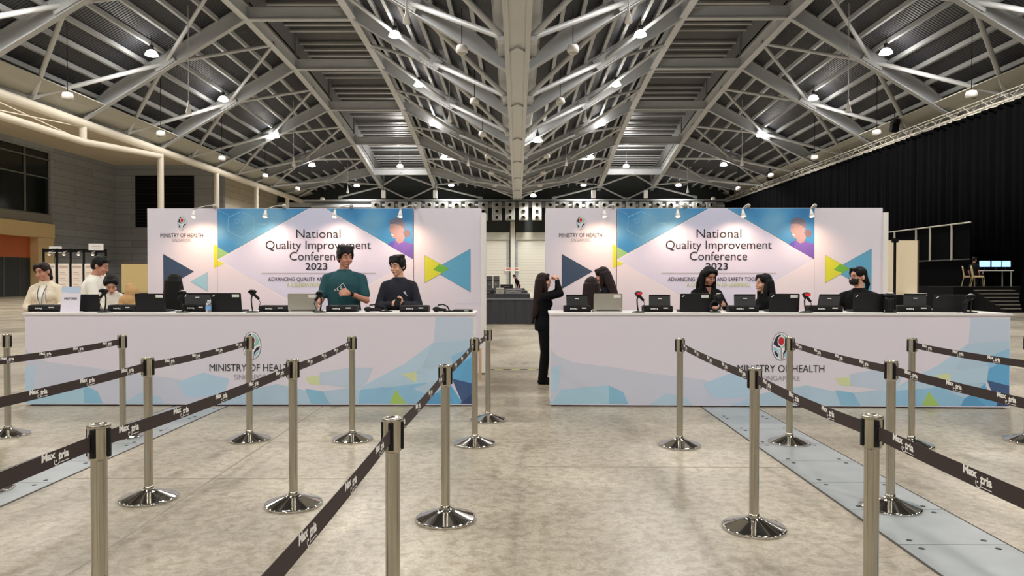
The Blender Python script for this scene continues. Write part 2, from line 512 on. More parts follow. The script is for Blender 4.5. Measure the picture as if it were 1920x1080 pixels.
# window band in the left wall
mb = MB(); mb.box((XL - 0.25, 52, 9.3), (0.1, 13, 5.6)); win = struct(mb.build('window_1', GLASSD))
mb = MB()
for y in (47.5, 51.6, 55.6): mb.box((XL - 0.15, y, 9.3), (0.12, 0.12, 5.6))
for z in (6.6, 9.55, 11.05): mb.box((XL - 0.15, 52, z), (0.12, 13, 0.1))
mb.build('window_frame', mat('window_mullion', (112, 116, 112), 0.5), win)
mb = MB(); mb.box((XL - 0.1, 52, 6.15), (0.5, 13, 0.8)); struct(mb.build('trim_5', mat('grey_sill_band', (138, 136, 128), 0.8)))
mb = MB(); mb.box((XL + 0.1, 51.5, 5.2), (0.8, 13.4, 1.15)); mb.box((XL + 0.1, 57.1, 2.35), (0.8, 1.9, 4.6)); struct(mb.build('trim_6', SAND))
mb = MB(); mb.box((XL - 0.2, 50.5, 3.85), (0.1, 11.3, 1.7)); struct(mb.build('trim_7', ORANGE))
mb = MB(); mb.box((XL - 0.2, 50.5, 1.5), (0.1, 11.3, 3.0)); d = struct(mb.build('door_3', CHAR))
mb = MB()
for y in (50.2, 53.2, 54.9): mb.box((XL - 0.13, y, 1.5), (0.05, 0.06, 3.0))
mb.build('door_seam', mat('door_edge', (96, 98, 94), 0.5), d)
# dark louvred opening in the return wall
mb = MB(); mb.box((-33.6, 67.97, 8.7), (5.6, 0.06, 4.9)); lv = struct(mb.build('window_2', BLACKM))
mb = MB()
for i in range(16): mb.box((-33.6, 67.93, 6.5 + i * 0.29), (5.5, 0.05, 0.04))
mb.build('louvre', mat('louvre_dark', (34, 34, 36), 0.7), lv)
# walls that close the hall behind the camera and on the right
mb = MB(); mb.box((-6, -33, 7), (70, 0.4, 14)); struct(mb.build('wall_near', mat('near_wall', (150, 146, 138), 0.9)))
mb = MB(); mb.box((27.5, 26, 6), (0.4, 118, 12)); struct(mb.build('wall_right', mat('right_wall', (110, 108, 104), 0.9)))
mb = MB(); mb.box((26.4, 26, ZE + 1.3), (2.6, 118, 0.2)); struct(mb.build('ceiling_right_aisle', SOFFIT))

# tie struts at the far roof end
for sx in (-1, 1):
    ze = zr(83) + 0.2; xc = sx * 12.6
    strut((sx * XM0, 82.6, ze), (xc, 82.6, ze - 1.5), .09); strut((sx * XM1, 82.6, ze), (xc, 82.6, ze - 1.5), .09)
    strut((sx * XM0, 82.4, ze), (xc, 77.7, zr(77.7) + .1), .1); strut((sx * XM1, 82.4, ze), (xc, 77.7, zr(77.7) + .1), .1)
    strut((sx * XM0, 82.6, ze), (sx * 4.2, 82.9, ze - 1.3), .1); strut((sx * XM1, 82.6, ze), (sx * 20.6, 82.9, ze - 1.2), .1)
mb = MB(); mb.tube((-25, 83, HC + 9.0), (25, 83, HC + 9.0), .14, n=10); struct(mb.build('far_roof_tie', STEEL_D))
# floor joints
mb = MB()
for x in (-2.15,): mb.box((x, 15, 0.0008), (0.012, 60, 0.0016))
for y in (5.02, 5.35, 9.9, 14.5): mb.box((-4 if y < 5.2 else 1.1, y, 0.0008), (8 if y < 5.2 else 2.1, 0.008, 0.0016))
struct(mb.build('trim_8', mat('joint_dirt', (150, 143, 130), 0.9)))

# =================================================================== high-bay lamps (each with its own light)
def hang(t, n, z, r, m, roof=None):
    x, y, zz = t.location
    mb = MB(); mb.tube((0, 0, z), (0, 0, (roof or zs(x, y) + DU) - 0.01 - zz), r, n=6); mb.build(n, m, t)
def lamp_meshes():
    b = MB(); b.lathe([(0.02, 0.56), (0.11, 0.55), (0.12, 0.3), (0.09, 0.26)], 16)
    c = MB(); c.lathe([(0.1, 0.3), (0.24, 0.22), (0.34, 0.04), (0.35, 0.0), (0.32, 0.0)], 20)
    d = MB(); d.ell((0, 0, 0.02), (0.32, 0.32, 0.1), None, 16, 8)
    return [('gear_housing', b.mesh('lamp_housing', DARKP)),
            ('reflector', c.mesh('lamp_reflector', GLOW)), ('lens', d.mesh('lamp_lens', LENS))]
LM = lamp_meshes()
LD = bpy.data.lights.new('lamp_light', 'SPOT'); LD.spot_size = R(146); LD.spot_blend = 0.3; LD.energy = LAMP_W; LD.color = LAMP_COL; LD.shadow_soft_size = 0.5
UP = bpy.data.lights.new('lamp_uplight', 'POINT'); UP.energy = 700; UP.color = LAMP_COL; UP.shadow_soft_size = 0.3
UW = bpy.data.lights.new('lamp_glow', 'POINT'); UW.energy = 110; UW.color = LAMP_COL; UW.shadow_soft_size = 0.3
LDW = LD.copy(); LDW.spot_size = R(168)
def high_bay(loc, label, grp, up=False, roof=None):
    t = thing('high_bay_lamp', label, 'ceiling lamp', loc, 0, grp)
    for n, me in LM: put(n, me, t)
    hang(t, 'rod', 0.5, 0.02, BLACKM, roof)
    l = bpy.data.objects.new('lamp_light', LDW if loc[1] < 22 else LD); COL.objects.link(l); l.parent = t; l.location = (0, 0, -0.2)
    if up or 15 < loc[1] < 79:
        u = bpy.data.objects.new('lamp_glow', UP if up else UW); COL.objects.link(u); u.parent = t; u.location = (0, -0.3, 1.1) if up else (0.0, -0.45, -0.15)
LY = [30.7, 39.6, 49.2, 59.8, 70.4, 81.0]
for nm, x in (('left outer', -20.2), ('left inner', -6.75), ('right inner', 6.75), ('right outer', 20.2)):
    ys = [-26, -14, -3, 8, 19] + LY
    for i, y in enumerate(ys):
        k = len(ys) - i
        xx = x + (-0.6 if x < 0 else 0.6) * (max(0, i - 7) * 0.4 if abs(x) < 10 else 0)
        if i == len(ys) - 1 and abs(x) > 10: xx = x * 0.9
        z = zs(xx, y) + 0.12
        high_bay((xx, y - 0.1, z), 'lit high-bay lamp, %s from the far wall in the %s roof row' % (ORD[k] if k > 1 else 'first', nm), 'lit high-bay lamps')
for sx, nm in ((-1, 'left'), (1, 'right')):
    p = at(750 if sx < 0 else 1174, 313, 74.6)
    high_bay((p.x, 74.6, p.z), 'lit high-bay lamp under the far end of the %s raised skylight' % nm, 'lit high-bay lamps', True, zr(74.6) + 2.49)
for y in (18, 33):
    high_bay((-31.5, y, 10.4), 'lit high-bay lamp under the soffit of the left aisle, %s one' % ('nearer' if y < 20 else 'farther'), 'lit high-bay lamps', True, 12.15)  # out of view; their upward light is added to brighten the aisle soffit
for px, py, Y, lb in ((1008, 265, 50.5, 'lit high-bay lamp just right of the roof valley girder, beside a grey dome fitting'),
                      (1000, 368, 80, 'lit high-bay lamp right of the valley girder foot, low over the far wall')):
    p = at(px, py, Y); high_bay(p, lb, 'lit high-bay lamps')

# unlit dome fittings and slim hanging cones
def dome_meshes():
    b = MB(); b.lathe([(0.03, 0.32), (0.22, 0.26), (0.26, 0.12), (0.26, 0.0), (0.2, -0.05)], 16)
    c = MB(); c.lathe([(0.2, -0.05), (0.17, -0.1), (0.02, -0.13)], 16)
    return [('dome', b.mesh('dome_body', WHITE)), ('diffuser', c.mesh('dome_diffuser', SILVER))]
DM = dome_meshes()
def cone_meshes():
    b = MB(); b.lathe([(0.03, 0.7), (0.06, 0.45), (0.16, 0.05), (0.15, 0.0), (0.02, -0.04)], 14)
    return [('cone_body', b.mesh('cone_body', WHITE))]
CM = cone_meshes()
for nm, x, y0, z, n in (('left eave', -21.8, 34.6, HC + 8.7, 6), ('left of the valley girder', -2.4, 31.0, HC + 9.76, 6),
                        ('right of the valley girder', 2.4, 31.0, HC + 9.76, 6), ('right eave', 21.8, 34.6, HC + 8.7, 6)):
    for k in range(n):
        if nm.startswith('right of') and k == 2: continue
        t = thing('dome_fitting', 'unlit white dome fitting, %s from the camera along the %s' % (ORD[k + 1], nm), 'ceiling fitting', (x, y0 + 9.05 * k, z), 0, 'unlit dome fittings under the roof')
        for n_, me in DM: put(n_, me, t)
        hang(t, 'rod', 0.3, 0.018, BLACKM)
for nm, x, z, ys in (('left outer slope', -17.8, HC + 8.9, (38.7, 56.9, 75)), ('left inner slope', -4.4, HC + 10.1, (28.5, 46.5, 64.5)),
                     ('right inner slope', 4.4, HC + 10.1, (28.5, 46.5, 64.5)), ('right outer slope', 17.8, HC + 8.9, (38.7, 56.9, 75))):
    for k, y in enumerate(ys):
        t = thing('hanging_sensor', 'slim white hanging cone, %s from the camera under the %s' % (ORD[k + 1], nm), 'ceiling fitting', (x, y, z), 0, 'slim white cones hanging from the roof')
        for n_, me in CM: put(n_, me, t)
        hang(t, 'cable', 0.5, 0.02, STEEL)

# =================================================================== floor cover plates
PLATE = mat('steel_floor_plate', (158, 165, 167), 0.34, 0.1, 0.2, 5.0)
PLATE2 = mat('plate_screw_recess', (40, 40, 40), 0.6)
def plate_mesh():
    mb = MB(); mb.box((0, 0, 0.002), (0.575, 0.57, 0.004)); p = mb.mesh('plate', PLATE)
    mb = MB()
    for sx in (-1, 1):
        for sy in (-1, 1): mb.lathe([(0.016, 0.0), (0.016, 0.0048), (0.004, 0.0046)], 10, (sx * 0.2, sy * 0.23, 0))
    return p, mb.mesh('plate_screws', PLATE2)
PM, PS = plate_mesh()
for nm, x, ys in (('right', 2.315, [7.55 - 0.578 * i for i in range(11)]), ('left', -3.5, [7.5 - 0.578 * i for i in range(9)])):
    for i, y in enumerate(ys):
        o = tag(put('floor_cover_plate', PM, None, (x, y, 0)), 'grey screwed steel floor plate, %s from the counter in the %s floor strip' % (ORD[i + 1], nm), 'floor plate', 'steel cover plates in the floor strips')
        put('screw_recess', PS, o)
mb = MB()
for x in (2.02, 2.61, -3.795, -3.205): mb.box((x, 20, 0.0015), (0.014, 60, 0.003))
struct(mb.build('trim_9', mat('strip_edge', (70, 66, 60), 0.8)))

# =================================================================== queue barriers
HS = 0.911
def stanchion_meshes():
    b = MB(); b.lathe([(0.0, 0.0), (0.172, 0.0), (0.1765, 0.0005), (0.177, 0.002), (0.177, 0.012), (0.1765, 0.0135), (0.172, 0.0175), (0.171, 0.018), (0.168, 0.018), (0.1675, 0.0182), (0.062, 0.056), (0.061, 0.0565), (0.047, 0.0585), (0.046, 0.059), (0.04, 0.066), (0.0, 0.068)], 48)
    p = MB(); p.lathe([(0.0265, 0.06), (0.0265, HS - 0.11)], 28); p.lathe([(0.03, 0.066), (0.03, 0.085), (0.0265, 0.088)], 28)
    h = MB(); h.lathe([(0.0265, HS - 0.125), (0.0355, HS - 0.115), (0.0355, HS - 0.013), (0.0358, HS - 0.0125), (0.038, HS - 0.0115), (0.0385, HS - 0.011), (0.0385, HS - 0.002), (0.0375, HS - 0.0005), (0.036, HS), (0.033, HS), (0.0325, HS - 0.0015), (0.029, HS - 0.004), (0.0, HS - 0.004)], 28)
    c = []
    for k in range(4):
        a = PI / 2 * k; rot = Mx.Rotation(a, 3, 'Z')
        m = MB(); m.rbox(rot @ V((0, -0.0355, HS - 0.063)), (0.02, 0.011, 0.098), 0.005, rot); c.append(m.mesh('belt_slot', BLACKP))
    return b.mesh('stanchion_base', CHROME), p.mesh('stanchion_pole', BRUSH), h.mesh('stanchion_head', BRUSH), c
SB, SP, SH, SC = stanchion_meshes()
def stanchion(x, y, label, rz=0.0):
    t = thing('stanchion', label, 'queue barrier post', (x, y, 0), rz, 'steel queue barrier posts')
    put('base', SB, t); put('pole', SP, t); h = put('belt_head', SH, t)
    for me in SC: put('belt_slot', me, h)
    return t
def stp(px, py):     # a post from the pixel of its top centre
    d = ray(px, py); Y = (HC - HS) / -d.z * d.y
    p = at(px, py, Y); return (p.x, p.y)
ST = {
 'a1': (stp(185, 795), 'largest steel barrier post at the lower left, its base below the picture'),
 'a2': (stp(549, 674), 'steel barrier post in the middle left lane line with its full base in view'),
 'a3': (stp(660, 630), 'steel barrier post nearest the left counter in the middle left lane line'),
 'b2': (stp(277, 670), 'steel barrier post before the left third of the left counter, full base in view'),
 'b3': (stp(467, 630), 'steel barrier post standing directly before the emblem on the left counter'),
 'c1': (stp(229, 628), 'steel barrier post nearest the left end of the left counter'),
 'd1': (stp(736, 783), 'steel barrier post left of the centre aisle, its base below the picture'),
 'd2': (stp(835, 684), 'steel barrier post left of the centre aisle with its full chrome base in view'),
 'd3': (stp(890, 633), 'steel barrier post at the right end of the left counter front'),
 'd4': (stp(915, 617), 'steel barrier post farthest along the left aisle line, beside the counter gap'),
 'e1': (stp(1275, 634), 'steel barrier post nearest the left end of the right counter, reddish base'),
 'e2': (stp(1415, 690), 'steel barrier post right of the aisle covering part of the right counter lettering'),
 'e3': (stp(1635, 778), 'steel barrier post at the lower right, its base below the picture'),
 'f1': (stp(1481, 632), 'steel barrier post standing just right of the emblem on the right counter'),
 'f2': (stp(1671, 676), 'steel barrier post standing on the right floor strip of steel plates'),
 'g1': (stp(1710, 634), 'steel barrier post before the blue right end of the right counter'),
}
EXTRA = {'a0': (-1.5, 0.75), 'b1': (-2.42, 2.6), 'c0': (-3.56, 4.72), 'h1': (-4.6, 6.4), 'd0': (-0.48, 0.85), 'e4': (1.33, 0.8), 'f3': (2.36, 2.6), 'g2': (3.38, 4.55), 'k1': (4.43, 6.22)}
EL = {'a0': 'steel barrier post beside the camera at the end of the middle left lane line', 'b1': 'steel barrier post ending the second lane belt from the left',
      'c0': 'steel barrier post at the left edge, only a sliver of base in view', 'h1': 'steel barrier post at the far left picture edge with half its base in view',
      'd0': 'steel barrier post beside the camera, at the near end of the left aisle line', 'e4': 'steel barrier post beside the camera, at the near end of the right aisle line',
      'f3': 'steel barrier post ending the belt that leaves the steel plate strip', 'g2': 'steel barrier post ending the belt across the blue counter end',
      'k1': 'steel barrier post at the right picture edge beyond the counter end'}
POS = {}
for k, (p, lb) in ST.items():
    POS[k] = p; stanchion(p[0], p[1], lb)
for k, p in EXTRA.items():
    POS[k] = p; stanchion(p[0], p[1], EL[k])
# belt logo: "MAX" + swirl + "tria", in a 0.125 x 0.05 cell
def logo_cell():
    mb = MB()
    text_into(mb, 'Max', -0.062, -0.006, 0.003, 0.019, 0, 0.045)
    text_into(mb, 'tria', 0.006, 0.05, -0.006, 0.021, 0, 0.04)
    for r, a0, a1, wd in ((0.0115, 150, 400, 0.0022),):
        n = 14
        for i in range(n):
            a, b = R(a0 + (a1 - a0) * i / n), R(a0 + (a1 - a0) * (i + 1) / n)
            c = (-0.001, -0.009)
            mb.poly([(c[0] + q * math.cos(t), 0, c[1] + q * math.sin(t)) for q, t in ((r - wd, a), (r, a), (r, b), (r - wd, b))])
    mb.poly([(-0.004 + 0.003 * math.cos(t), 0, -0.007 + 0.003 * math.sin(t)) for t in [2 * PI * i / 8 for i in range(8)]])
    mb.poly([(0.008, 0, -0.0165), (0.05, 0, -0.0165), (0.05, 0, -0.0145), (0.008, 0, -0.0145)])
    return mb
LC = logo_cell()
LC.v = [(x * 1.15, y, z * 1.15) for x, y, z in LC.v]
def belt(a, b, label, sag=0.012, ph=0.18):
    (xa, ya), (xb, yb) = POS[a], POS[b]
    A = V((xa, ya, 0)); B = V((xb, yb, 0)); d = (B - A); Lg = d.length; d.normalize()
    nrm = V((0, 0, 1)).cross(d)      # one face normal (horizontal)
    s0, s1 = 0.04, Lg - 0.04; hw = 0.025; zc = HS - 0.058; n = 12; th = 0.0009
    def P(s, z, off):
        t = (s - s0) / (s1 - s0)
        return A + d * s + V((0, 0, zc - sag * 4 * t * (1 - t) + z)) + nrm * off
    mb = MB()
    rings = [[P(s0 + (s1 - s0) * i / n, *q) for q in ((-hw, -th), (-hw, th), (hw, th), (hw, -th))] for i in range(n + 1)]
    mb.loft(rings, smooth=False)
    o = tag(mb.build('barrier_belt', BELT), label, 'barrier belt', 'printed brown barrier belts')
    for side in (-1, 1):
        nn = nrm * side
        rd = V((0, 0, 1)).cross(nn)          # reading direction for someone facing this side
        sg = 1 if rd.dot(d) > 0 else -1
        s = s0 + ph
        while s < s1 - 0.08:
            lm = MB(); o_ = 0
            for v in LC.v:
                ss = s + sg * v[0]
                p = P(ss, v[2], side * (th + 0.0006)); lm.v.append(tuple(p))
            for f in LC.f:
                q = [i + o_ for i in f]
                lm.f.append(q); lm.m.append(0); lm.sm.append(False)
            s += 0.39
            lm.build('printed_logo', WHITEINK, o)
    for e, dd in ((A, d), (B, -d)):
        c = MB(); c.bar(e + dd * 0.036 + V((0, 0, zc)), e + dd * 0.05 + V((0, 0, zc)), 0.012, 0.062); c.build('belt_clip', BLACKP, o)
belt('a3', 'a2', 'brown printed belt in the middle left lane, its farther piece')
belt('a2', 'a1', 'brown printed belt rising from the lower left post to the middle left lane post')
belt('a1', 'a0', 'brown printed belt leaving the lower left corner from the lower left post')
belt('b3', 'b2', 'brown printed belt ending at the post before the left emblem')
belt('b2', 'b1', 'brown printed belt leaving the left picture edge from the post before the facet print')
belt('c1', 'c0', 'uppermost brown printed belt at the left picture edge')
belt('d4', 'd3', 'brown printed belt in the short gap between the two farthest left aisle posts')
belt('d3', 'd2', 'brown printed belt along the left aisle, reaching the left counter end')
belt('d2', 'd1', 'brown printed belt along the left aisle between its two nearest visible posts')
belt('d1', 'd0', 'brown printed belt running out of the bottom edge left of the aisle')
belt('e1', 'e2', 'brown printed belt sloping down over the M of the right counter lettering')
belt('e2', 'e3', 'brown printed belt between the lettering post and the lower right post')
belt('e3', 'e4', 'brown printed belt leaving the lower right corner from the lower right post')
belt('f1', 'f2', 'brown printed belt from the right emblem post to the post on the steel plates')
belt('f2', 'f3', 'brown printed belt leaving the right edge from the post on the steel plates')
belt('g1', 'g2', 'uppermost brown printed belt at the right edge, across the blue counter end')

# =================================================================== registration booths
YB, YC = 10.5, 7.86
WX0 = at(277, 521, YB).x; WS = (at(910, 521, YB).x - WX0) / 633.0     # metres per picture pixel on the back wall
ZT = HC + (521 - 390.5) * YB / F
def wp(x, y):        # graphic pixel (left booth) -> local wall x, z
    return ((x - 277) * WS, HC + (521 - y) * YB / F)
BLUE1 = None
def blue_print():
    m = bpy.data.materials.new('blue_photo_print'); m.use_nodes = True
    nt = m.node_tree; b = nt.nodes['Principled BSDF']; N = nt.nodes.new; L = nt.links.new
    tc = N('ShaderNodeTexCoord'); mp = N('ShaderNodeMapping'); mp.inputs['Scale'].default_value = (1.3, 1, 1.1)
    L(tc.outputs['Object'], mp.inputs[0])
    n = N('ShaderNodeTexNoise'); n.inputs['Scale'].default_value = 1.1; n.inputs['Detail'].default_value = 1.5; L(mp.outputs[0], n.inputs['Vector'])
    r = N('ShaderNodeValToRGB'); e = r.color_ramp.elements
    e[0].position = 0.3; e[0].color = rgb((38, 112, 178)); e[1].position = 0.75; e[1].color = rgb((132, 190, 222))
    x = r.color_ramp.elements.new(0.52); x.color = rgb((70, 150, 205))
    L(n.outputs[0], r.inputs[0]); L(r.outputs[0], b.inputs['Base Color']); b.inputs['Roughness'].default_value = 0.5
    return m
BP = blue_print()
G = lambda n, c: mat('print_' + n, c, 0.55, 0, 0.03, 2)
GM = [G('diamond', (210, 213, 240)), BP, G('navy', (56, 76, 104)), G('lightblue', (160, 206, 226)), G('yellow', (216, 218, 60)), G('green', (112, 184, 64)), G('midblue', (96, 170, 208)),
      G('white_line', (244, 242, 246)), G('skin', (156, 134, 142)), G('cap', (112, 112, 132)), G('purple', (112, 90, 180)), G('purple_dark', (84, 82, 176)), G('hex', (140, 200, 228)), G('outline', (64, 66, 82)), G('palegreen', (150, 196, 130)), G('bun', (116, 96, 104)), G('teal', (150, 205, 196)), G('red', (196, 40, 52)), G('emblem_navy', (36, 36, 62))]
GI = {n: i for i, n in enumerate('diamond blue navy lightblue yellow green midblue white skin cap purple purpled hex outline pgreen bun teal red enavy'.split())}
class Print:
    """flat printed shapes stacked in thin ink layers on a board facing -y"""
    def __init__(s, fy, tr): s.mb = MB(); s.fy = fy; s.k = 0; s.tr = tr
    def poly(s, c, pts, edge=None, ew=0.6):
        if edge:
            cx = sum(p[0] for p in pts) / len(pts); cyy = sum(p[1] for p in pts) / len(pts)
            s.poly(edge, [(cx + (x - cx) * (1 + ew / 20), cyy + (y - cyy) * (1 + ew / 20)) for x, y in pts])
        s.k += 1; s.mb.mi = GI[c]
        q = [s.tr(*p) for p in pts]
        area = sum(q[i][0] * q[(i + 1) % len(q)][1] - q[(i + 1) % len(q)][0] * q[i][1] for i in range(len(q)))
        if area < 0: q = q[::-1]
        s.mb.poly([(x, s.fy - 0.00012 * s.k, z) for x, z in q])
    def line(s, c, pts, wd):
        for (x0, y0), (x1, y1) in zip(pts, pts[1:]):
            d = math.hypot(x1 - x0, y1 - y0); nx, ny = -(y1 - y0) / d * wd / 2, (x1 - x0) / d * wd / 2
            s.poly(c, [(x0 + nx, y0 + ny), (x1 + nx, y1 + ny), (x1 - nx, y1 - ny), (x0 - nx, y0 - ny)])
            s.k -= 1
        s.k += 1
    def ellipse(s, c, cx, cyy, rx, ry, n=24, rot=0):
        ca, sa = math.cos(rot), math.sin(rot)
        s.poly(c, [(cx + rx * math.cos(t) * ca - ry * math.sin(t) * sa, cyy + rx * math.cos(t) * sa + ry * math.sin(t) * ca) for t in [2 * PI * i / n for i in range(n)]])
    def emblem(s, cx, cyy, w, h):
        """oval badge: dark rim, seated flame-red oval over leaf shapes"""
        E = lambda u, v: (cx + u * w / 2, cyy + v * h / 2)
        s.ellipse('outline', cx, cyy, w / 2, h / 2, 36); s.ellipse('white', cx, cyy, w / 2 * .95, h / 2 * .965, 36)
        def ov(t, k=0.86): return (k * math.cos(R(t)), -k * math.sin(R(t)))
        A = lambda ts, k=0.86: [E(*ov(t, k)) for t in ts]
        s.poly('enavy', A([92, 105, 120, 135, 150, 162, 170]) + [E(-.5, .0), E(-.06, .12), E(-.06, -.8)])
        s.poly('teal', A([88, 75, 60, 45, 30, 18, 10]) + [E(.5, .0), E(.06, .12), E(.06, -.8)])
        s.poly('lightblue', A([178, 190, 200]) + [E(-.35, .42), E(-.2, .8), E(-.08, .95), E(-.08, .3), E(-.4, .08)])
        s.poly('enavy', A([206, 216, 228, 238, 246]) + [E(-.3, .6), E(-.55, .33)])
        s.poly('enavy', A([2, -8, -18]) + [E(.5, .38), E(.25, .62), E(.2, .95), E(.08, .95), E(.1, .55), E(.3, .18)])
        s.poly('lightblue', A([-26, -38, -50, -62, -72]) + [E(.28, .6), E(.5, .42)])
        s.line('white', [E(-.84, -.02), E(-.45, .12), E(-.16, .42), E(-.1, .95)], w * .05)
        s.line('white', [E(.84, -.02), E(.45, .12), E(.16, .42), E(.1, .95)], w * .05)
        s.line('outline', [E(0, .1), E(0, .96)], w * .035)
        s.ellipse('white', cx, cyy - h * .19, w * .2, h * .185); s.ellipse('red', cx, cyy - h * .19, w * .155, h * .15)

def booth_wall():
    t = thing('backdrop_wall', 'white printed backdrop wall behind the left counter, conference title in its middle', 'backdrop wall', (WX0, YB, 0), 0, 'printed backdrop walls')
    W = 633 * WS; xa, xb = wp(409, 0)[0], wp(776, 0)[0]; d = 0.1
    for x0, x1, fy in ((0.0, xa - 0.004, 0.0), (xa + 0.004, xb - 0.004, -0.012), (xb + 0.004, W - 0.06, 0.0)):
        mb = MB(); mb.box(((x0 + x1) / 2, fy + d / 2, ZT / 2 + 0.01), (x1 - x0, d, ZT - 0.02)); mb.build('panel', PANEL, t)
    mb = MB(); mb.box((W - 0.03, 0.1, ZT / 2 - 0.02), (0.07, 0.28, ZT - 0.1)); mb.box((0.02, 0.2, ZT / 2), (0.04, 0.2, ZT - 0.1)); mb.box((W / 2, 0.2, ZT - 0.1), (W - 0.1, 0.2, 0.06)); mb.build('end_frame', WHITE, t)
    # side boards
    p = Print(-0.0002, wp)
    p.emblem(342, 418, 17, 27)
    p.poly('navy', [(307, 477), (363, 509), (307, 541)], 'outline')
    p.poly('lightblue', [(358, 528), (389, 511), (389, 546)], 'outline', .4)
    p.poly('yellow', [(401.5, 458), (408.6, 462), (408.6, 499), (401.5, 503)])
    p.poly('midblue', [(882, 467), (882, 547), (812, 506)], 'outline', .3)
    p.poly('yellow', [(797, 479), (842, 504), (797, 530)], 'outline', .4)
    p.poly('green', [(812, 506), (824, 495), (842, 504), (829, 512)])
    p.line('diamond', [(856, 569), (906, 569)], .7)
    p.mb.build('side_board_print', GM, t)
    # middle board, 12 mm in front
    p = Print(-0.0125, wp)
    c0 = 409.6
    p.poly('diamond', [(580, 391.4), (612, 391.4), (775.4, 487), (596, 592), (420, 493), (c0, 487)])
    p.poly('blue', [(c0, 391.2), (580, 391.2), (c0, 487)]); p.poly('blue', [(612, 391.2), (775.4, 391.2), (775.4, 487)])
    p.line('white', [(580, 391.4), (c0, 487), (560, 575)], 1.0); p.line('white', [(612, 391.4), (775.4, 487), (690, 536)], 1.0)
    p.line('outline', [(578.6, 391.4), (c0, 486)], .5); p.line('outline', [(613.4, 391.4), (775.2, 486)], .5)
    p.poly('pgreen', [(c0, 463), (430, 475), (c0, 486)]); p.poly('yellow', [(c0, 489), (422, 494), (c0, 500)])
    hx = [(454, 397), (478, 408), (477, 432), (455, 446), (429, 433), (430, 407)]
    p.line('hex', hx + hx[:1], 1.1)
    p.line('hex', [(446, 420), (441, 415), (441.5, 411), (444, 410.5), (446, 413), (448, 410.5), (450.5, 411), (451, 415), (446, 420)], .8)
    p.line('hex', [(447, 427), (455, 427), (457, 414), (460, 432), (463, 422), (465, 427), (472, 427)], .7)
    p.line('hex', [(411, 394), (430, 403)], .6); p.line('hex', [(484, 420), (500, 420)], 1.5)
    # printed photo of a nurse in profile
    p.poly('purple', [(727.5, 459), (735, 453), (746, 450), (758, 452), (768, 456), (775, 458), (775.4, 486.5)])
    p.poly('purpled', [(727.5, 459), (735, 453), (742, 452), (737, 464)])
    p.poly('skin', [(743, 452), (742, 444), (746, 440), (758, 438), (760, 446), (756, 454), (749, 457)])
    p.poly('skin', [(732, 424), (733, 416), (738, 411), (748, 410), (757, 416), (759, 430), (755, 440), (747, 447), (738, 447), (735, 442), (733.5, 437), (731, 433)])
    p.ellipse('bun', 764, 438, 6, 7)
    p.poly('cap', [(731, 420), (732, 414), (737, 410), (745, 408.5), (753, 410), (759, 416), (761, 426), (757, 431), (753, 424), (744, 420)])
    p.ellipse('skin', 755.5, 431, 2.2, 4.4); p.line('white', [(734.5, 440), (739, 441.5)], 1.2); p.line('cap', [(734, 427), (739, 426)], 1.0)
    p.mb.build('middle_board_print', GM, t)
    def line(n, body, x0, x1, yb, cap, m, fy, bold=0.0):
        mb = MB(); a, z = wp(x0, yb); b, _ = wp(x1, yb); text_into(mb, body, a, b, z, cap * WS, fy, bold); mb.build('lettering', m, t)
    f0, f1 = -0.0045, -0.0195
    line('', 'MINISTRY OF HEALTH', 301.5, 382, 445, 7.6, INK, f0); line('', 'SINGAPORE', 324, 359, 453, 5.4, GREYINK, f0, -0.008)
    line('', 'National', 557, 640, 446, 15.6, INK, f1, -0.004); line('', 'Quality Improvement', 500, 696.5, 467, 15.6, INK, f1, -0.004); line('', 'Conference', 544.5, 651, 488, 15.6, INK, f1, -0.004)
    line('', '2023', 574, 615, 505.5, 12.2, INK, f1, 0.01); line('', 'ADVANCING QUALITY AND SAFETY TOGETHER:', 504, 691.5, 527, 7.4, INK, f1, 0.004)
    line('', 'A CELEBRATION OF LEARNING', 539, 657, 537.5, 7.2, GREENINK, f1, -0.004)
    mb = MB(); a, z = wp(492, 512); b, _ = wp(705, 512); mb.box(((a + b) / 2, f1, z), (b - a, 0.0008, 0.006)); mb.build('rule', GREYINK, t)
    return t
bw = booth_wall()
bw2 = copy_tree(bw)
bw2.location = (at(1023.5, 521, YB).x, YB, 0)
bw2['label'] = 'white printed backdrop wall behind the right counter, conference title in its middle'

# arm spotlights on the backdrops
def arm_lamp_meshes():
    a = MB(); a.ell((0, 0.0, 0.02), (0.032, 0.032, 0.032)); a.box((0, 0.05, 0.0), (0.03, 0.12, 0.02))
    b = MB(); b.path([(0, 0, 0.03), (-0.08, -0.12, 0.01), (-0.17, -0.28, -0.05)], 0.008); b.ell((-0.17, -0.28, -0.05), 0.016)
    c = MB(); rot = Mx.Rotation(R(-22), 3, 'X'); c.lathe([(0.012, 0.0), (0.02, -0.05), (0.022, -0.06), (0.04, -0.115), (0.036, -0.115), (0.02, -0.08)], 16, (-0.17, -0.28, -0.06), rot)
    d = MB(); d.ell(V((-0.17, -0.28, -0.06)) + rot @ V((0, 0, -0.1)), (0.028, 0.028, 0.014))
    return [('clamp', a.mesh('arm_clamp', SILVER)), ('arm', b.mesh('arm_tube', SILVER)), ('lamp_head', c.mesh('arm_head', WHITE)), ('bulb', d.mesh('arm_bulb', WARM))]
AM = arm_lamp_meshes()
SD = bpy.data.lights.new('arm_light', 'SPOT'); SD.energy = SPOT_W; SD.color = (1.0, 0.62, 0.38); SD.spot_size = R(136); SD.spot_blend = 1.0; SD.shadow_soft_size = 0.05
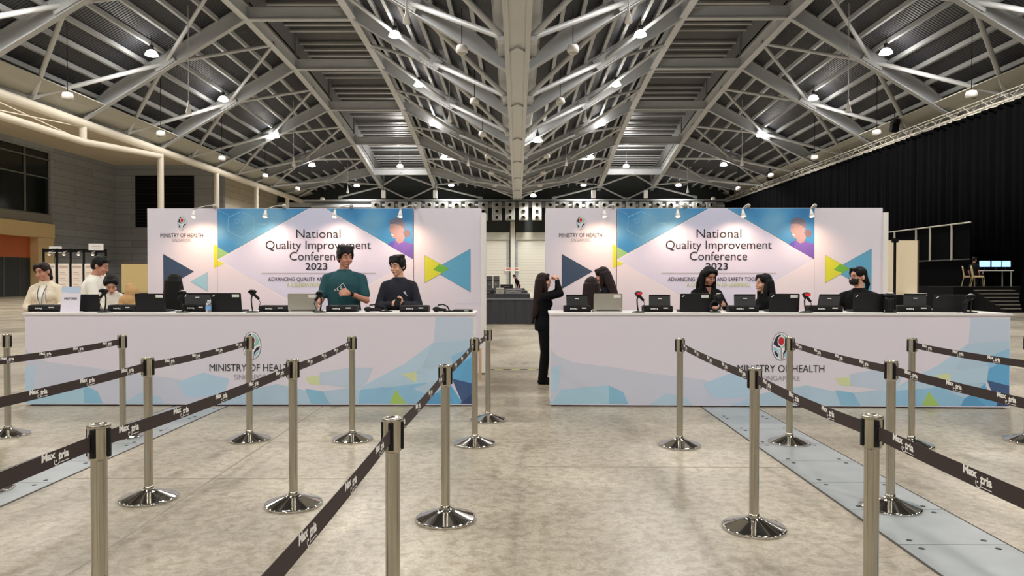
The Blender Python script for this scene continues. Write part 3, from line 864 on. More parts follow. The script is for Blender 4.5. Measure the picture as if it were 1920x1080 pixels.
for i, px in enumerate((404, 534, 660, 779, 1150, 1283, 1402, 1526)):
    wx = at(px, 391, YB).x
    t = thing('arm_spotlight', '%s arm spotlight from the left along the top of the %s backdrop' % (ORD[i % 4 + 1], 'left' if i < 4 else 'right'), 'spotlight', (wx, YB - 0.03, ZT + 0.01), 0, 'arm spotlights over the backdrops')
    for n, me in AM: put(n, me, t)
    l = bpy.data.objects.new('arm_light', SD); COL.objects.link(l); l.parent = t
    l.location = V((-0.17, -0.28, -0.06)) + Mx.Rotation(R(-22), 3, 'X') @ V((0, 0, -0.125)); l.rotation_euler = (R(24), 0, 0)

# counters
ZC = HC - 66 * YC / F + 0.002
CW = at(888, 521, YC).x - at(46, 521, YC).x
def cp(x, y): return ((x - 46) * CW / 842.0, 0.019 + (762 - y) / (762 - 588) * (ZC - 0.04))
CG = [G('facet%d' % i, c) for i, c in enumerate(((205, 210, 228), (172, 210, 232), (142, 194, 224), (182, 208, 230), (214, 224, 176), (168, 204, 112), (150, 198, 232), (104, 176, 224), (66, 94, 140), (52, 74, 120), (196, 212, 232), (96, 162, 210), (186, 214, 236)))]
def counter():
    t = thing('registration_counter', 'long white left counter with blue facet print and emblem', 'counter', (at(46, 521, YC).x, YC, 0), 0, 'printed registration counters')
    mb = MB(); mb.box((CW / 2, 0.02, ZC / 2), (CW, 0.04, ZC - 0.036)); mb.build('front_panel', PANEL, t)
    for x in (0.02, CW - 0.02):
        mb = MB(); mb.box((x, 0.3, ZC / 2), (0.036, 0.52, ZC - 0.02)); mb.build('side_panel', WHITE, t)
    mb = MB(); mb.box((CW / 2, 0.29, ZC - 0.011), (CW + 0.03, 0.62, 0.022)); mb.build('worktop', WHITE, t)
    mb = MB(); mb.box((CW / 2, 0.28, 0.006), (CW - 0.05, 0.45, 0.012)); mb.build('base_shade_strip', BLACKM, t)  # black inset strip standing in for the shadow line under the counter
    p = Print(-0.0002, cp); p.mb = MB()
    def q(i, *pts):
        p.k += 1; p.mb.mi = i; w_ = [cp(*a) for a in pts]
        area = sum(w_[k][0] * w_[(k + 1) % len(w_)][1] - w_[(k + 1) % len(w_)][0] * w_[k][1] for k in range(len(w_)))
        if area < 0: w_ = w_[::-1]
        p.mb.poly([(x, -0.0002 - 0.0001 * p.k, z) for x, z in w_])
    q(0, (46.5, 655), (60, 668), (90, 680), (170, 690), (230, 700), (330, 712), (420, 735), (470, 760), (46.5, 761))
    q(10, (817, 592), (887, 594), (887, 672), (812, 660)); q(12, (760, 682), (812, 642), (887, 636), (887, 700), (700, 735), (672, 730)); q(3, (812, 642), (887, 636), (887, 690), (846, 700), (790, 690)); q(6, (846, 668), (887, 650), (887, 690), (850, 690))
    q(12, (46.5, 690), (66, 686), (60, 735), (46.5, 740)); q(1, (49, 758), (66, 733), (110, 728), (155, 724), (156, 760), (46.5, 761), (46.5, 735)); q(2, (155, 724), (182, 737), (192, 760), (156, 760))
    q(3, (380, 761), (440, 738), (520, 722), (575, 735), (620, 761)); q(3, (230, 761), (262, 738), (300, 748), (310, 761)); q(12, (330, 720), (380, 700), (430, 712), (420, 745), (350, 748))
    q(2, (572, 731), (605, 736), (619, 760), (583, 760)); q(3, (605, 736), (672, 728), (682, 760), (619, 760)); q(10, (672, 733), (690, 716), (700, 690), (655, 690), (600, 700), (600, 722))
    q(4, (572, 708), (598, 706), (600, 724), (580, 722))
    q(6, (675, 733), (720, 728), (752, 738), (762, 760), (672, 760)); q(12, (720, 728), (781, 700), (847, 700), (845, 730), (770, 732))
    q(6, (717, 730), (781, 721), (845, 716), (848, 760), (740, 760)); q(4, (752, 702), (781, 698), (781, 720)); q(5, (742, 732), (762, 760), (730, 760))
    q(7, (850, 690), (887, 668), (887, 722), (847, 712)); q(12, (812, 690), (850, 684), (847, 712), (815, 716)); q(3, (775, 731), (812, 716), (842, 718), (820, 738), (807, 745)); q(7, (820, 738), (842, 718), (866, 757), (862, 760), (812, 760)); q(11, (807, 745), (820, 738), (846, 760), (800, 760))
    q(8, (847, 711), (887, 721), (887, 739), (866, 757)); q(9, (866, 757), (887, 738), (887, 760), (862, 760))
    p.mb.build('facet_print', CG, t)
    p2 = Print(-0.005, cp); p2.emblem(473, 648, 34, 54); p2.mb.build('emblem', GM, t)
    for body, x0, x1, yb, cap, m in (('MINISTRY OF HEALTH', 393, 552, 697, 13, INK), ('SINGAPORE', 439, 507, 713.5, 9.6, GREYINK)):
        mb = MB(); a, z = cp(x0, yb); b, _ = cp(x1, yb); text_into(mb, body, a, b, z, cap * CW / 842, -0.0052, 0.0 if m is INK else -0.01); mb.build('lettering', m, t)
    return t
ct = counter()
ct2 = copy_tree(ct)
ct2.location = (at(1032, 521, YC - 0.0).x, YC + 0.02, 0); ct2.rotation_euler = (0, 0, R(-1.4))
ct2['label'] = 'long white right counter with blue facet print and emblem'
tag(MB().rbox((0, 0, 0.22), (0.04, 0.1, 0.44), 0.003).build('timber_prop', mat('pine_timber', (216, 186, 142), 0.7, 0, 0.08, 8, stretch=(1, 1, .1))), 'upright pale timber plank beside the right end of the left counter', 'timber plank').location = (at(900, 521, 10.0).x, 10.0, 0)

# =================================================================== things on the counters
YI = 8.06
def ctop(px, Y=YI, py=586):          # a spot on the counter top below that picture column
    return V((at(px, py, Y).x, Y, ZC + 0.0005))
LCH = mat('laptop_lid_black', (20, 20, 23), 0.5, 0, 0.05, 10, spec=0.3)
LSI = mat('laptop_lid_silver', (166, 162, 152), 0.38, 0.4, 0.03, 10)
STK = mat('white_sticker', (226, 224, 220), 0.5)
def laptop(px, wpx, hpx, tilt, label, silver=False, rz=0.0, sticker=True, Y=YI, mark=True):
    k = Y / F; w = wpx * k; h = hpx * k / max(0.5, math.cos(R(tilt)))
    t = thing('laptop', label, 'laptop', ctop(px, Y), rz, 'laptops with their lids to the queue')
    m = LSI if silver else LCH
    mb = MB(); mb.rbox((0, 0.115, 0.011), (w, 0.23, 0.02), 0.012); mb.box((0, 0.1, 0.0215), (w * 0.86, 0.1, 0.002)); mb.build('keyboard_base', m, t)
    rot = Mx.Rotation(R(tilt), 3, 'X')
    mb = MB()
    ring = []
    for cx, cz, a0 in ((w / 2 - .012, h - .012, 0), (-w / 2 + .012, h - .012, 90), (-w / 2 + .003, .003, 180), (w / 2 - .003, .003, 270)):
        for i in range(4): a = R(a0 + 30 * i); r = .012 if cz > .02 else .003; ring.append((cx + r * math.cos(a), cz + r * math.sin(a)))
    mb.loft([[rot @ V((x, y, z)) + V((0, 0.0, 0.02)) for x, z in ring] for y in (0.008, 0.0)], smooth=False)
    lid = mb.build('screen_lid', m, t)
    mb = MB(); mb.box(rot @ V((0, 0.0085, h / 2)) + V((0, 0, 0.02)), (w * 0.94, 0.001, h * 0.88), rot); mb.build('display', BLACKM, lid)
    if sticker:
        mb = MB(); mb.box(rot @ V((w / 2 - 0.06, -0.0006, h - 0.03)) + V((0, 0, 0.02)), (0.08, 0.001, 0.032), rot); mb.build('sticker', STK, lid)
    if mark and not silver:
        mb = MB(); mb.box(rot @ V((-w / 2 + 0.035, -0.0006, h - 0.028)) + V((0, 0, 0.02)), (0.032, 0.001, 0.009), rot @ Mx.Rotation(R(-35), 3, 'Y')); mb.build('badge', STK, lid)
    mb = MB(); mb.tube((-w * .4, 0.003, 0.02), (w * .4, 0.003, 0.02), 0.007, n=8); mb.build('hinge', BLACKP, t)
    return t
def printer(px, wpx, label, lid=None, lean=0.0, hpx=12, rz=0.0, Y=YI):
    k = Y / F; w = wpx * k; h = hpx * k
    t = thing('portable_printer', label, 'printer', ctop(px, Y), rz, 'flat black portable printers')
    mb = MB(); mb.rbox((0, 0.09, h / 2 + 0.003), (w, 0.17, h), 0.02)
    mb.build('body', DARKP if lid is None else BLACKP, t)
    mb = MB(); mb.box((0, 0.004, 0.014), (w * .9, 0.006, 0.012)); mb.build('paper_slot', BLACKM, t)
    mb = MB()
    for i in range(5): mb.box((-w * .25 + i * .013, 0.0035, h * .55), (0.009, 0.003, 0.011 if i % 2 else 0.015))
    mb.box((-w * .25 + 0.068, 0.0035, h * .5), (0.008, 0.003, 0.018)); mb.build('control_mark', STK, t)
    mb = MB(); mb.box((w * .24, 0.0035, h * .66), (w * .16, 0.003, 0.012)); mb.build('silver_plate', STK, t)
    mb = MB(); mb.rbox((0, 0.1, h + 0.004), (w * .92, 0.13, 0.004), 0.01); mb.build('top_panel', LCH, t)
    if lid:
        lw, lh, off = lid[0] * k, lid[1] * k, lid[2] * k
        mb = MB(); sh = lean * k
        a = [V((off - lw / 2, 0.06, h)), V((off + lw / 2, 0.06, h)), V((off + sh + lw / 2, 0.13, h + lh)), V((off + sh - lw / 2, 0.13, h + lh))]
        mb.loft([a, [p + V((0, 0.012, 0)) for p in a]], smooth=False)
        l = mb.build('lid', DARKP, t)
        mb = MB(); c = (a[0] + a[1] + a[2] + a[3]) / 4; mb.box(c + V((0.0, -0.004, 0.02)), (0.045, 0.003, 0.008), Mx.Rotation(R(-20), 3, 'X')); mb.build('badge', STK, l)
        mb = MB(); mb.bar(a[3] + V((0, -0.003, 0)), a[2] + V((0, -0.003, 0)), 0.012, 0.012); mb.build('lid_rail', LCH, l)
    return t
RED = mat('scanner_red_window', (190, 30, 44), 0.3, 0, 0.05, 10, emit=0.6)
GRN = mat('scanner_green_button', (120, 190, 160), 0.4)
def scanner(px, top, label, face=-1, red=False, Y=7.96, light=False, lean=0.0):
    """handheld barcode reader resting on a gooseneck stand"""
    hz = (586 - top) * Y / F
    t = thing('barcode_scanner', label, 'barcode scanner', ctop(px, Y), 0, 'barcode scanners on gooseneck stands')
    mb = MB(); mb.lathe([(0.0, 0), (0.072, 0), (0.072, 0.006), (0.06, 0.012), (0.02, 0.018), (0.0, 0.018)], 20); mb.build('stand_base', BLACKP, t)
    mb = MB(); mb.path([(lean, 0, 0.012), (lean * .5 + 0.012 * face, 0.0, hz * .3), (0.016 * face, 0, hz * .6), (0.0, 0, hz - 0.055)], 0.008); mb.build('gooseneck', BLACKP, t)
    mb = MB()
    mb.loft([[V((0, 0, hz - 0.07 + dz)) + V((x * r, y * r, 0)) for x, y in [(math.cos(a), math.sin(a)) for a in [2 * PI * i / 12 for i in range(12)]]] for dz, r in ((0, .018), (0.02, .03), (0.04, .042), (0.05, .046))])
    mb.build('cradle', BLACKP, t)
    s = 0.06
    mb = MB(); mb.ell((0.0, -0.012, hz - 0.024), (0.042, 0.05, 0.026)); mb.tube((0.012 * face, 0.0, hz - 0.03), (-0.055 * face, 0.02, hz - 0.1), 0.018, 0.015, 10); mb.ell((-0.055 * face, .02, hz - .1), .016)
    h = mb.build('scanner_body', BLACKP, t)
    mb = MB(); mb.ell((0.0, -0.008, hz - 0.006), (0.024, 0.03, 0.01)); mb.build('top_cap', STK if light else GRN, h)
    mb = MB(); mb.box((0, -0.058, hz - 0.028), (0.055, 0.012, 0.026)); mb.build('scan_window', RED if red else BLACKM, h)
    mb = MB(); z0 = 0.006
    mb.path([(-0.055 * face, 0.02, hz - 0.11), (-0.075 * face, 0.03, hz * .42), (-0.05 * face, 0.04, 0.03), (-0.09 * face, 0.03, z0), (-0.11 * face, 0.05, z0), (-0.09 * face, 0.085, z0), (-0.03 * face, 0.08, z0)], 0.004, 6)
    mb.build('cable', BLACKP, t)
    return t
def lying_scanner(px, label, ln=0.3, Y=YI, rz=0.0):
    t = thing('barcode_scanner', label, 'barcode scanner', ctop(px, Y), rz, 'barcode scanners lying flat')
    mb = MB(); mb.ell((-ln * .3, 0.02, 0.03), (0.045, 0.045, 0.03)); mb.tube((-ln * .3, 0.02, 0.03), (ln * .1, 0.04, 0.02), 0.02, 0.016); mb.ell((ln * .1, .04, .02), .017); mb.build('scanner_body', BLACKP, t)
    mb = MB(); mb.lathe([(0, 0), (.07, 0), (.07, .006), (.02, .016), (0, .016)], 18, (ln * .3, .06, 0)); mb.build('stand_base', BLACKP, t)
    mb = MB(); mb.path([(ln * .3, .06, .014), (ln * .2, .05, .06), (0, .03, .085), (-ln * .25, .02, .075)], .008); mb.build('gooseneck', BLACKP, t)
    mb = MB(); mb.path([(ln * .1, .04, .012), (ln * .35, -.01, .006), (ln * .5, .05, .006), (ln * .2, .12, .006), (-ln * .3, .1, .006)], .004, 6); mb.build('cable', BLACKP, t)
    return t

# left counter, left to right
printer(81, 62, 'flat closed black printer at the left end of the left counter')
t = thing('helpdesk_sign', 'white upright HELPDESK sign on the left counter', 'sign', ctop(131, 7.98), 0)
k = 7.98 / F; w = 36 * k; h = 48 * k; rot = Mx.Rotation(R(-7), 3, 'X'); sk = Mx.Rotation(R(2.5), 3, 'Y')
mb = MB(); mb.box(rot @ V((0, 0, h / 2)), (w, 0.004, h), rot); mb.build('sign_board', PANEL, t)
mb = MB(); mb.mi = 0
mb.add([rot @ V((x, -0.0032, z)) for x, z in ((-w / 2, h * .8), (w / 2, h * .76), (w / 2, h), (-w / 2, h))], [(0, 1, 2, 3)]); mb.build('header_print', G('sign_header', (188, 208, 232)), t)
mb = MB(); text_into(mb, 'HELPDESK', -w * .34, w * .36, h * .5, h * .075, -0.0032, 0.03); mb.v = [tuple(rot @ V(p)) for p in mb.v]; mb.build('lettering', INK, t)
mb = MB(); mb.box((0, 0.05, 0.004), (w * .8, 0.1, 0.006)); mb.bar((0, 0.09, 0.006), rot @ V((0, 0.004, h * .6)), 0.03, 0.004); mb.build('strut', STK, t)
laptop(168, 38, 29, 8, 'black laptop directly right of the HELPDESK sign', rz=R(6), sticker=False, mark=False, Y=8.12)
scanner(196, 541, 'black barcode scanner with green top right of the HELPDESK sign', 1, light=True)
printer(226, 52, 'flat closed black printer in front of the seated woman with the tan bundle')
laptop(283, 56, 31, 10, 'black laptop with a white sticker before the left edge of the left backdrop', mark=False)
printer(364, 50, 'black printer with raised lid beside the small water bottle', (48, 21, -1), 1, 13)
scanner(343, 545, 'pale topped barcode scanner before the long-haired woman at the left counter', 1, light=True)
t = thing('water_bottle', 'small clear water bottle with blue label on the left counter', 'bottle', ctop(391, 8.0), 0)
CLR = mat('clear_plastic', (226, 234, 240), 0.1, 0, 0, 3); CLR.node_tree.nodes['Principled BSDF'].inputs['Transmission Weight'].default_value = 0.75
mb = MB(); mb.lathe([(0, 0.001), (.028, .001), (.031, .01), (.031, .085), (.026, .1), (.012, .115), (.012, .12), (0, .12)], 18); b = mb.build('bottle_body', CLR, t)
mb = MB(); mb.lathe([(.0315, .03), (.0317, .075)], 18); mb.build('label_sleeve', G('bottle_label', (120, 168, 214)), t)
mb = MB(); mb.lathe([(0, .118), (.014, .118), (.014, .131), (0, .132)], 14); mb.build('cap', WHITE, t)
laptop(425, 57, 32, 9, 'black laptop right of the water bottle, white sticker on its lid corner')
scanner(474, 543, 'dark barcode scanner standing alone between laptop and closed printer on the left counter', -1, light=True)
printer(512, 56, 'flat closed black printer left of the silver laptop on the left counter', hpx=11)
laptop(568, 56, 31, 5, 'silver laptop on the left counter left of the man in teal', silver=True, sticker=True)
scanner(600, 546, 'dark barcode scanner under the hand of the man in teal', 1)
printer(639, 58, 'flat closed black printer in front of the man in teal', hpx=11)
lying_scanner(706, 'black barcode scanner lying flat between the two standing men', 0.34)
printer(776, 55, 'flat closed black printer in front of the man in navy', hpx=11)
lying_scanner(830, 'black barcode scanner lying with looped cable near the right end of the left counter', 0.24)
t = thing('tablet', 'closed black tablet at the right end of the left counter', 'tablet', ctop(866), R(-3))
mb = MB(); mb.rbox((0, 0.08, 0.013), (0.215, 0.16, 0.024), 0.012); mb.build('case', DARKP, t)
mb = MB(); mb.box((0.05, -0.0006, 0.013), (0.05, 0.001, 0.005)); mb.build('badge', STK, t)

# right counter, left to right
RY = 7.98
printer(1083, 51, 'black printer with raised lid at the left end of the right counter', (40, 20, 0), 0, 11)
laptop(1140, 54, 31, 3, 'silver laptop on the right counter beside two long-haired women', silver=True)
scanner(1197, 546, 'barcode scanner with glowing red window on the right counter between laptop and printer', -1, red=True)
printer(1235, 55, 'black printer with raised lid, right neighbour of the red-lit scanner', (40, 20, 4), 2, 11)
laptop(1303, 56, 31, 6, 'black laptop in front of the woman looking down', rz=R(-3))
t = thing('camera_gimbal', 'black camera on a ring-shaped grip before the woman looking down', 'camera', ctop(1341, 7.98), 0)
mb = MB(); mb.rbox((-0.005, 0, 0.008), (0.12, 0.09, 0.014), 0.02); mb.build('foot', BLACKP, t)
mb = MB(); n = 22; mb.path([(0.056 * math.cos(2 * PI * i / n), 0, 0.075 + 0.052 * math.sin(2 * PI * i / n)) for i in range(n + 1)], 0.011, 8, False); mb.build('ring_grip', DARKP, t)
mb = MB(); mb.rbox((0.035, 0.0, 0.17), (0.085, 0.05, 0.06), 0.012, Mx.Rotation(R(-24), 3, 'Y')); mb.bar((0.055, 0, 0.1), (0.075, 0, 0.16), .02, .03); b = mb.build('camera_body', BLACKP, t)
mb = MB(); mb.tube((0.03, -0.02, 0.172), (0.022, -0.07, 0.18), 0.026, 0.024, 16); mb.build('lens_barrel', DARKP, b)
mb = MB(); mb.ell((0.04, -0.0, 0.205), (0.03, 0.02, 0.012)); mb.build('finder', SILVER, b)
printer(1396, 56, 'black printer with raised lid before the woman in profile', (40, 21, 4), 3, 11)
laptop(1470, 55, 31, 6, 'black laptop left of the standing red-lit scanner near the masked person', rz=R(-4))
scanner(1511, 548, 'small barcode scanner with red window left of the masked person', -1, red=True)
printer(1551, 62, 'black printer with leaning lid in front of the masked person', (40, 21, 6), 9, 11)
laptop(1629, 57, 31, 6, 'black laptop covering the chest of the masked person', rz=R(-5), sticker=False)
t = thing('scanner_holder', 'black ribbed scanner holder standing right of the masked person', 'scanner stand', ctop(1668, 7.96), 0)
mb = MB(); mb.lathe([(0, 0), (.07, 0), (.072, .006), (.05, .014), (0, .014)], 20); mb.build('stand_base', BLACKP, t)
mb = MB(); mb.lathe([(.045, .012), (.055, .04), (.056, .15), (.05, .165)], 16); b = mb.build('holder_body', DARKP, t)
mb = MB()
for i in range(12):
    a = 2 * PI * i / 12; mb.tube((.057 * math.cos(a), .057 * math.sin(a), .03), (.058 * math.cos(a), .058 * math.sin(a), .15), .007, n=6)
mb.build('rib', BLACKP, b)
mb = MB(); mb.ell((0, 0, .19), (.065, .06, .028)); mb.box((.055, 0, .175), (.03, .06, .03)); mb.build('scanner_head', BLACKP, t)
mb = MB(); mb.ell((0, -.01, .215), (.035, .035, .012)); mb.build('top_cap', STK, t)
printer(1717, 63, 'black printer with leaning lid right of the ribbed scanner holder', (42, 22, 4), 7, 11)
laptop(1781, 60, 29, 14, 'black laptop nearest the right end of the right counter', rz=R(-8), sticker=False)
scanner(1819, 551, 'barcode scanner at the right end of the right counter, pale top', 1, light=True, Y=7.9)
t = thing('sticky_note', 'small yellow note at the foot of the rightmost scanner', 'note', ctop(1806, 8.1), 0)
mb = MB(); mb.box((0, 0, 0.008), (0.07, 0.07, 0.014)); mb.build('note_pad', G('note_yellow', (226, 226, 90)), t)

# =================================================================== far tables, drapes, stage side, posters
def draped_table(x0, x1, y0, y1, z, label):
    t = thing('draped_table', label, 'table', ((x0 + x1) / 2, (y0 + y1) / 2, 0), 0, 'black draped tables in the gap')
    hw, hd = (x1 - x0) / 2, (y1 - y0) / 2
    mb = MB(); mb.box((0, 0, z - 0.015), (hw * 2 + .02, hd * 2 + .02, 0.03)); mb.build('tabletop', mat('black_table_cloth', (44, 44, 50), 0.85, 0, 0.1, 3), t)
    # pleated skirt
    pts = []
    def run(a, b):
        L_ = (V(b) - V(a)).length; n = max(4, int(L_ / 0.045)); d = (V(b) - V(a)) / n; nn = V((d.y, -d.x, 0)).normalized()
        for i in range(n): pts.append(V(a) + d * i + nn * (0.018 * math.sin(i * 1.9) + 0.012 * math.sin(i * 0.77)))
    run((-hw, -hd, 0), (hw, -hd, 0)); run((hw, -hd, 0), (hw, hd, 0)); run((hw, hd, 0), (-hw, hd, 0)); run((-hw, hd, 0), (-hw, -hd, 0))
    mb = MB(); mb.loft([[p * 1.03 + V((0, 0, 0.01)) for p in pts], [p * 1.0 + V((0, 0, z - 0.03)) for p in pts]], True, False); mb.build('skirt', mat('black_skirt_satin', (40, 40, 46), 0.55, 0, 0.15, 4), t)
    return t
TB = [(-2.6, 0.54, 21.9, 23.4), (-2.6, 0.5, 29.5, 31.0), (-2.6, 0.5, 37, 38.5), (-2.6, 0.45, 45, 46.5)]
for i, (a, b, c, d) in enumerate(TB):
    draped_table(a, b, c, d, 0.755, 'black draped table in the gap between the booths, %s from the camera' % ('nearest', 'second', 'third', 'fourth')[i])
def crate(px0, px1, py0, py1, Y, dep, m, label, nm='equipment_case', cat='case'):
    a, b = at(px0, py1, Y), at(px1, py0, Y)
    t = thing(nm, label, cat, ((a.x + b.x) / 2, Y + dep / 2, a.z), 0)
    w, h = b.x - a.x, b.z - a.z
    mb = MB(); mb.rbox((0, 0, h / 2), (w, dep, h), min(w, dep) * .08); mb.build('case_body', m, t)
    mb = MB(); mb.box((0, 0, h * .7), (w * 1.01, dep * 1.01, h * .06)); mb.build('lid_seam', BLACKM, t)
    mb = MB(); mb.path([(-w * .15, -dep / 2, h * .5), (-w * .15, -dep / 2 - .03, h * .42), (w * .15, -dep / 2 - .03, h * .42), (w * .15, -dep / 2, h * .5)], .012, 6); mb.build('handle', SILVER, t)
    return t
GRY = mat('grey_bundle', (130, 130, 130), 0.5, 0, 0.2, 10)
zt = 0.756
def on_table(px0, px1, Y, h, m, label, nm='equipment_case', cat='case', dep=0.5):
    xa, xb = at(px0, 540, Y).x, at(px1, 540, Y).x
    t = thing(nm, label, cat, ((xa + xb) / 2, Y + dep / 2, zt), 0)
    w = xb - xa
    mb = MB(); mb.rbox((0, 0, h / 2), (w, dep, h), min(w, dep) * .08); mb.build('case_body', m, t)
    mb = MB(); mb.box((0, 0, h * .7), (w * 1.01, dep * 1.01, h * .05)); mb.build('lid_seam', BLACKM, t)
    mb = MB(); mb.path([(-w * .15, -dep / 2, h * .5), (-w * .15, -dep / 2 - .03, h * .4), (w * .15, -dep / 2 - .03, h * .4), (w * .15, -dep / 2, h * .5)], .01, 6); mb.build('handle', SILVER, t)
on_table(948, 978, 29.9, 0.2, GRY, 'grey shrink-wrapped bundle on the second far table, right half', 'wrapped_bundle', 'bundle')
on_table(930, 945, 29.9, 0.24, SILVER, 'shiny silver bundle on the second far table', 'wrapped_bundle', 'bundle')
on_table(905, 926, 29.9, 0.16, DARKP, 'low dark case on the second far table, by the left backdrop')
on_table(912, 923, 37.4, 0.75, mat('dark_cage_left', (62, 62, 64), .6), 'dark upright case on the third far table, left one of two')
on_table(925, 936, 37.4, 0.75, mat('dark_cage_right', (74, 74, 74), .6), 'dark upright case on the third far table, right one of two')
on_table(938, 962, 45.3, 0.25, DARKP, 'low dark case on the farthest far table beside the bending worker')

# jet nozzle units on the far wall
def nozzle_meshes():
    a = MB(); a.rbox((0, 0, 0), (1.1, 0.9, 2.1), 0.06); body = a.mesh('nozzle_body', mat('nozzle_paint', (128, 128, 125), 0.5, 0, 0.04, 2))
    hs = []
    for z in (0.68, -0.05, -0.76):
        m = MB(); m.lathe([(0.2, 0.12), (0.24, 0.06), (0.24, 0.0), (0.2, -0.04), (0.16, 0.0), (0.15, 0.1)], 18, (0, -0.47, z), Mx.Rotation(R(90), 3, 'X'), True, False); 
        h = MB(); h.lathe([(0.0, 0.0), (0.17, 0.0), (0.17, 0.02), (0, 0.02)], 16, (0, -0.47, z), Mx.Rotation(R(90), 3, 'X'))
        hs.append((m.mesh('nozzle_ring', SILVER), h.mesh('nozzle_throat', BLACKM)))
    m = MB(); m.box((0, 1.1, 0.2), (0.7, 1.4, 0.8)); hs.append((m.mesh('duct_neck', STEEL_D), None))
    return body, hs
NB, NH = nozzle_meshes()
NY = 81.9
for i in range(26):
    p = at(705.5 + 25.1 * i, 395.5, NY)
    t = tag(put('air_nozzle_unit', NB, None, (p.x, NY + .3, p.z)), 'pale air nozzle unit, %s from the left on the far wall' % ORD[i + 1], 'air nozzle', 'air nozzle units on the far wall')
    for ring, thr in NH:
        r = put('nozzle_ring' if thr else 'duct_neck', ring, t)
        if thr: put('throat', thr, r)
mb = MB(); mb.tube((-24, 83.2, HC + 8.35), (24, 83.2, HC + 8.35), 0.22, n=12)
for i in range(17):
    mb.bar((-24 + 3 * i, 83.2, HC + 8.4), (-24 + 3 * i, 83.9, HC + 8.6), 0.1, 0.1)
struct(mb.build('air_duct', STEEL_D))
for px, nm in ((719, 'left'), (816, 'inner left'), (1113, 'inner right'), (1211, 'right')):
    p = at(px, 364, 80.5); t = thing('wall_box', 'small pale box hanging on the %s skylight beam end' % nm, 'box', p, 0, 'small boxes at the skylight beam ends')
    mb = MB(); mb.rbox((0, 0, 0), (0.45, 0.35, 0.85), 0.04); mb.build('box_body', WHITE, t); mb = MB(); mb.tube((0, 0, 0.42), (0, 0, 1.2), 0.03, n=6); mb.build('hanger', BLACKM, t)

# right side: lighting truss with black drape wall
XT, ZTR = 24.0, HC + 8.62
t = thing('lighting_truss', 'long silver lattice truss hanging along the right eave above the black drape', 'truss', (XT, 50, ZTR), 0)
ch = [(-0.22, 0.0), (0.22, 0.0), (-0.22, 0.46), (0.22, 0.46)]
for x, z in ch:
    mb = MB(); mb.tube((x, -34, z), (x, 32, z), 0.035, n=8); mb.build('chord', SILVER, t)
mb = MB()
for i in range(88):
    y = -34 + i * .75; a, b = (0, .46) if i % 2 else (.46, 0)
    for x in (-.22, .22): mb.tube((x, y, a), (x, y + .75, b), 0.018, n=5)
    mb.tube((-.22, y, 0.46), (.22, y + .75, 0.46), 0.018, n=5)
mb.build('lacing', SILVER, t)
for i, (px, py, Y) in enumerate(((1668, 262, 45.6), (1437, 345, 68), (1328, 384, 80))):
    h = thing('chain_hoist', 'black chain hoist holding up the lighting truss, %s from the camera' % ORD[i + 1], 'hoist', (XT - 0.1, Y, ZTR + 0.62), 0, 'chain hoists on the lighting truss')
    mb = MB(); mb.rbox((0, 0, .35), (0.45, .4, .7), .06, Mx.Rotation(R(18), 3, 'X')); mb.build('motor_housing', BLACKM, h)
    mb = MB(); mb.tube((0, 0, .6), (0, 0, 1.9), .03, n=6); mb.build('chain', DARKP, h)
    mb = MB(); mb.ell((-.05, -.3, .62), (.2, .3, .16)); mb.build('chain_bag', BLACKM, h)
def drape(name, pts, z0, z1, label, amp=0.12, wl=0.6):
    mb = MB(); q = []
    for (a, b) in zip(pts, pts[1:]):
        a, b = V(a + (0,)), V(b + (0,)); L_ = (b - a).length; n = max(3, int(L_ / (wl / 5))); d = (b - a) / n; nn = V((d.y, -d.x, 0)).normalized()
        for i in range(n + 1): q.append(a + d * i + nn * amp * (math.sin(i * 1.26) * .6 + math.sin(i * .53 + 1) * .4))
    n = len(q); vs = [p + V((0, 0, z0)) for p in q] + [p + V((0, 0, z1)) for p in q]
    mb.add(vs, [(i, i + 1, n + i + 1, n + i) for i in range(n - 1)], True)
    o = mb.build(name, DRAPE)
    md = o.modifiers.new('thick', 'SOLIDIFY'); md.thickness = 0.012
    return tag(o, label, 'drape')
drape('stage_drape', [(XT, 84), (XT, -32)], 0.02, ZTR - 0.02, 'tall black drape wall hanging from the lighting truss on the right')
o = drape('gathered_drape', [(16.75, 23.7), (17.4, 23.3), (18.6, 23.5), (20, 23.4)], 0.35, 5.6, 'gathered black curtain at the right picture edge beside the stage steps', 0.12, 0.4)
mb = MB(); 
rings = []
for z, k in ((0.012, .55), (0.1, .8), (.35, 1.0), (.7, 1.06), (1.6, 1.0)):
    rings.append([V((18.4 + 1.75 * k * math.cos(a) * (1 + .03 * math.sin(a * 17)), 23.6 + .35 * k * math.sin(a), z)) for a in [2 * PI * i / 90 for i in range(90)]])
mb.loft(rings); mb.build('bunched_hem', DRAPE, o)
# draped control booth with silver rails
t = thing('draped_enclosure', 'black draped control enclosure with silver rails behind the right backdrop', 'enclosure', (22, 39, 0), 0)
mb = MB(); mb.box((0.06, .3, 1.15), (0.05, 8.6, 2.3)); mb.build('lower_drape', DRAPE, t)
mb = MB(); mb.box((0.06, .3, 3.2), (0.05, 8.6, 1.8)); mb.build('upper_drape', DRAPE, t)
mb = MB(); mb.tube((0, -4.1, 2.32), (0, 4.6, 2.32), 0.04); mb.build('middle_rail', DARKP, t)
mb = MB(); mb.tube((0, -4.1, 4.12), (0, 4.6, 4.12), 0.04); mb.build('top_rail', SILVER, t)
for px in (1674, 1714, 1740, 1780):
    y = 22 * F / (px - 970) - 39; mb = MB(); mb.tube((0, y, 2.3), (0, y, 4.12), 0.055); mb.build('post', SILVER, t)
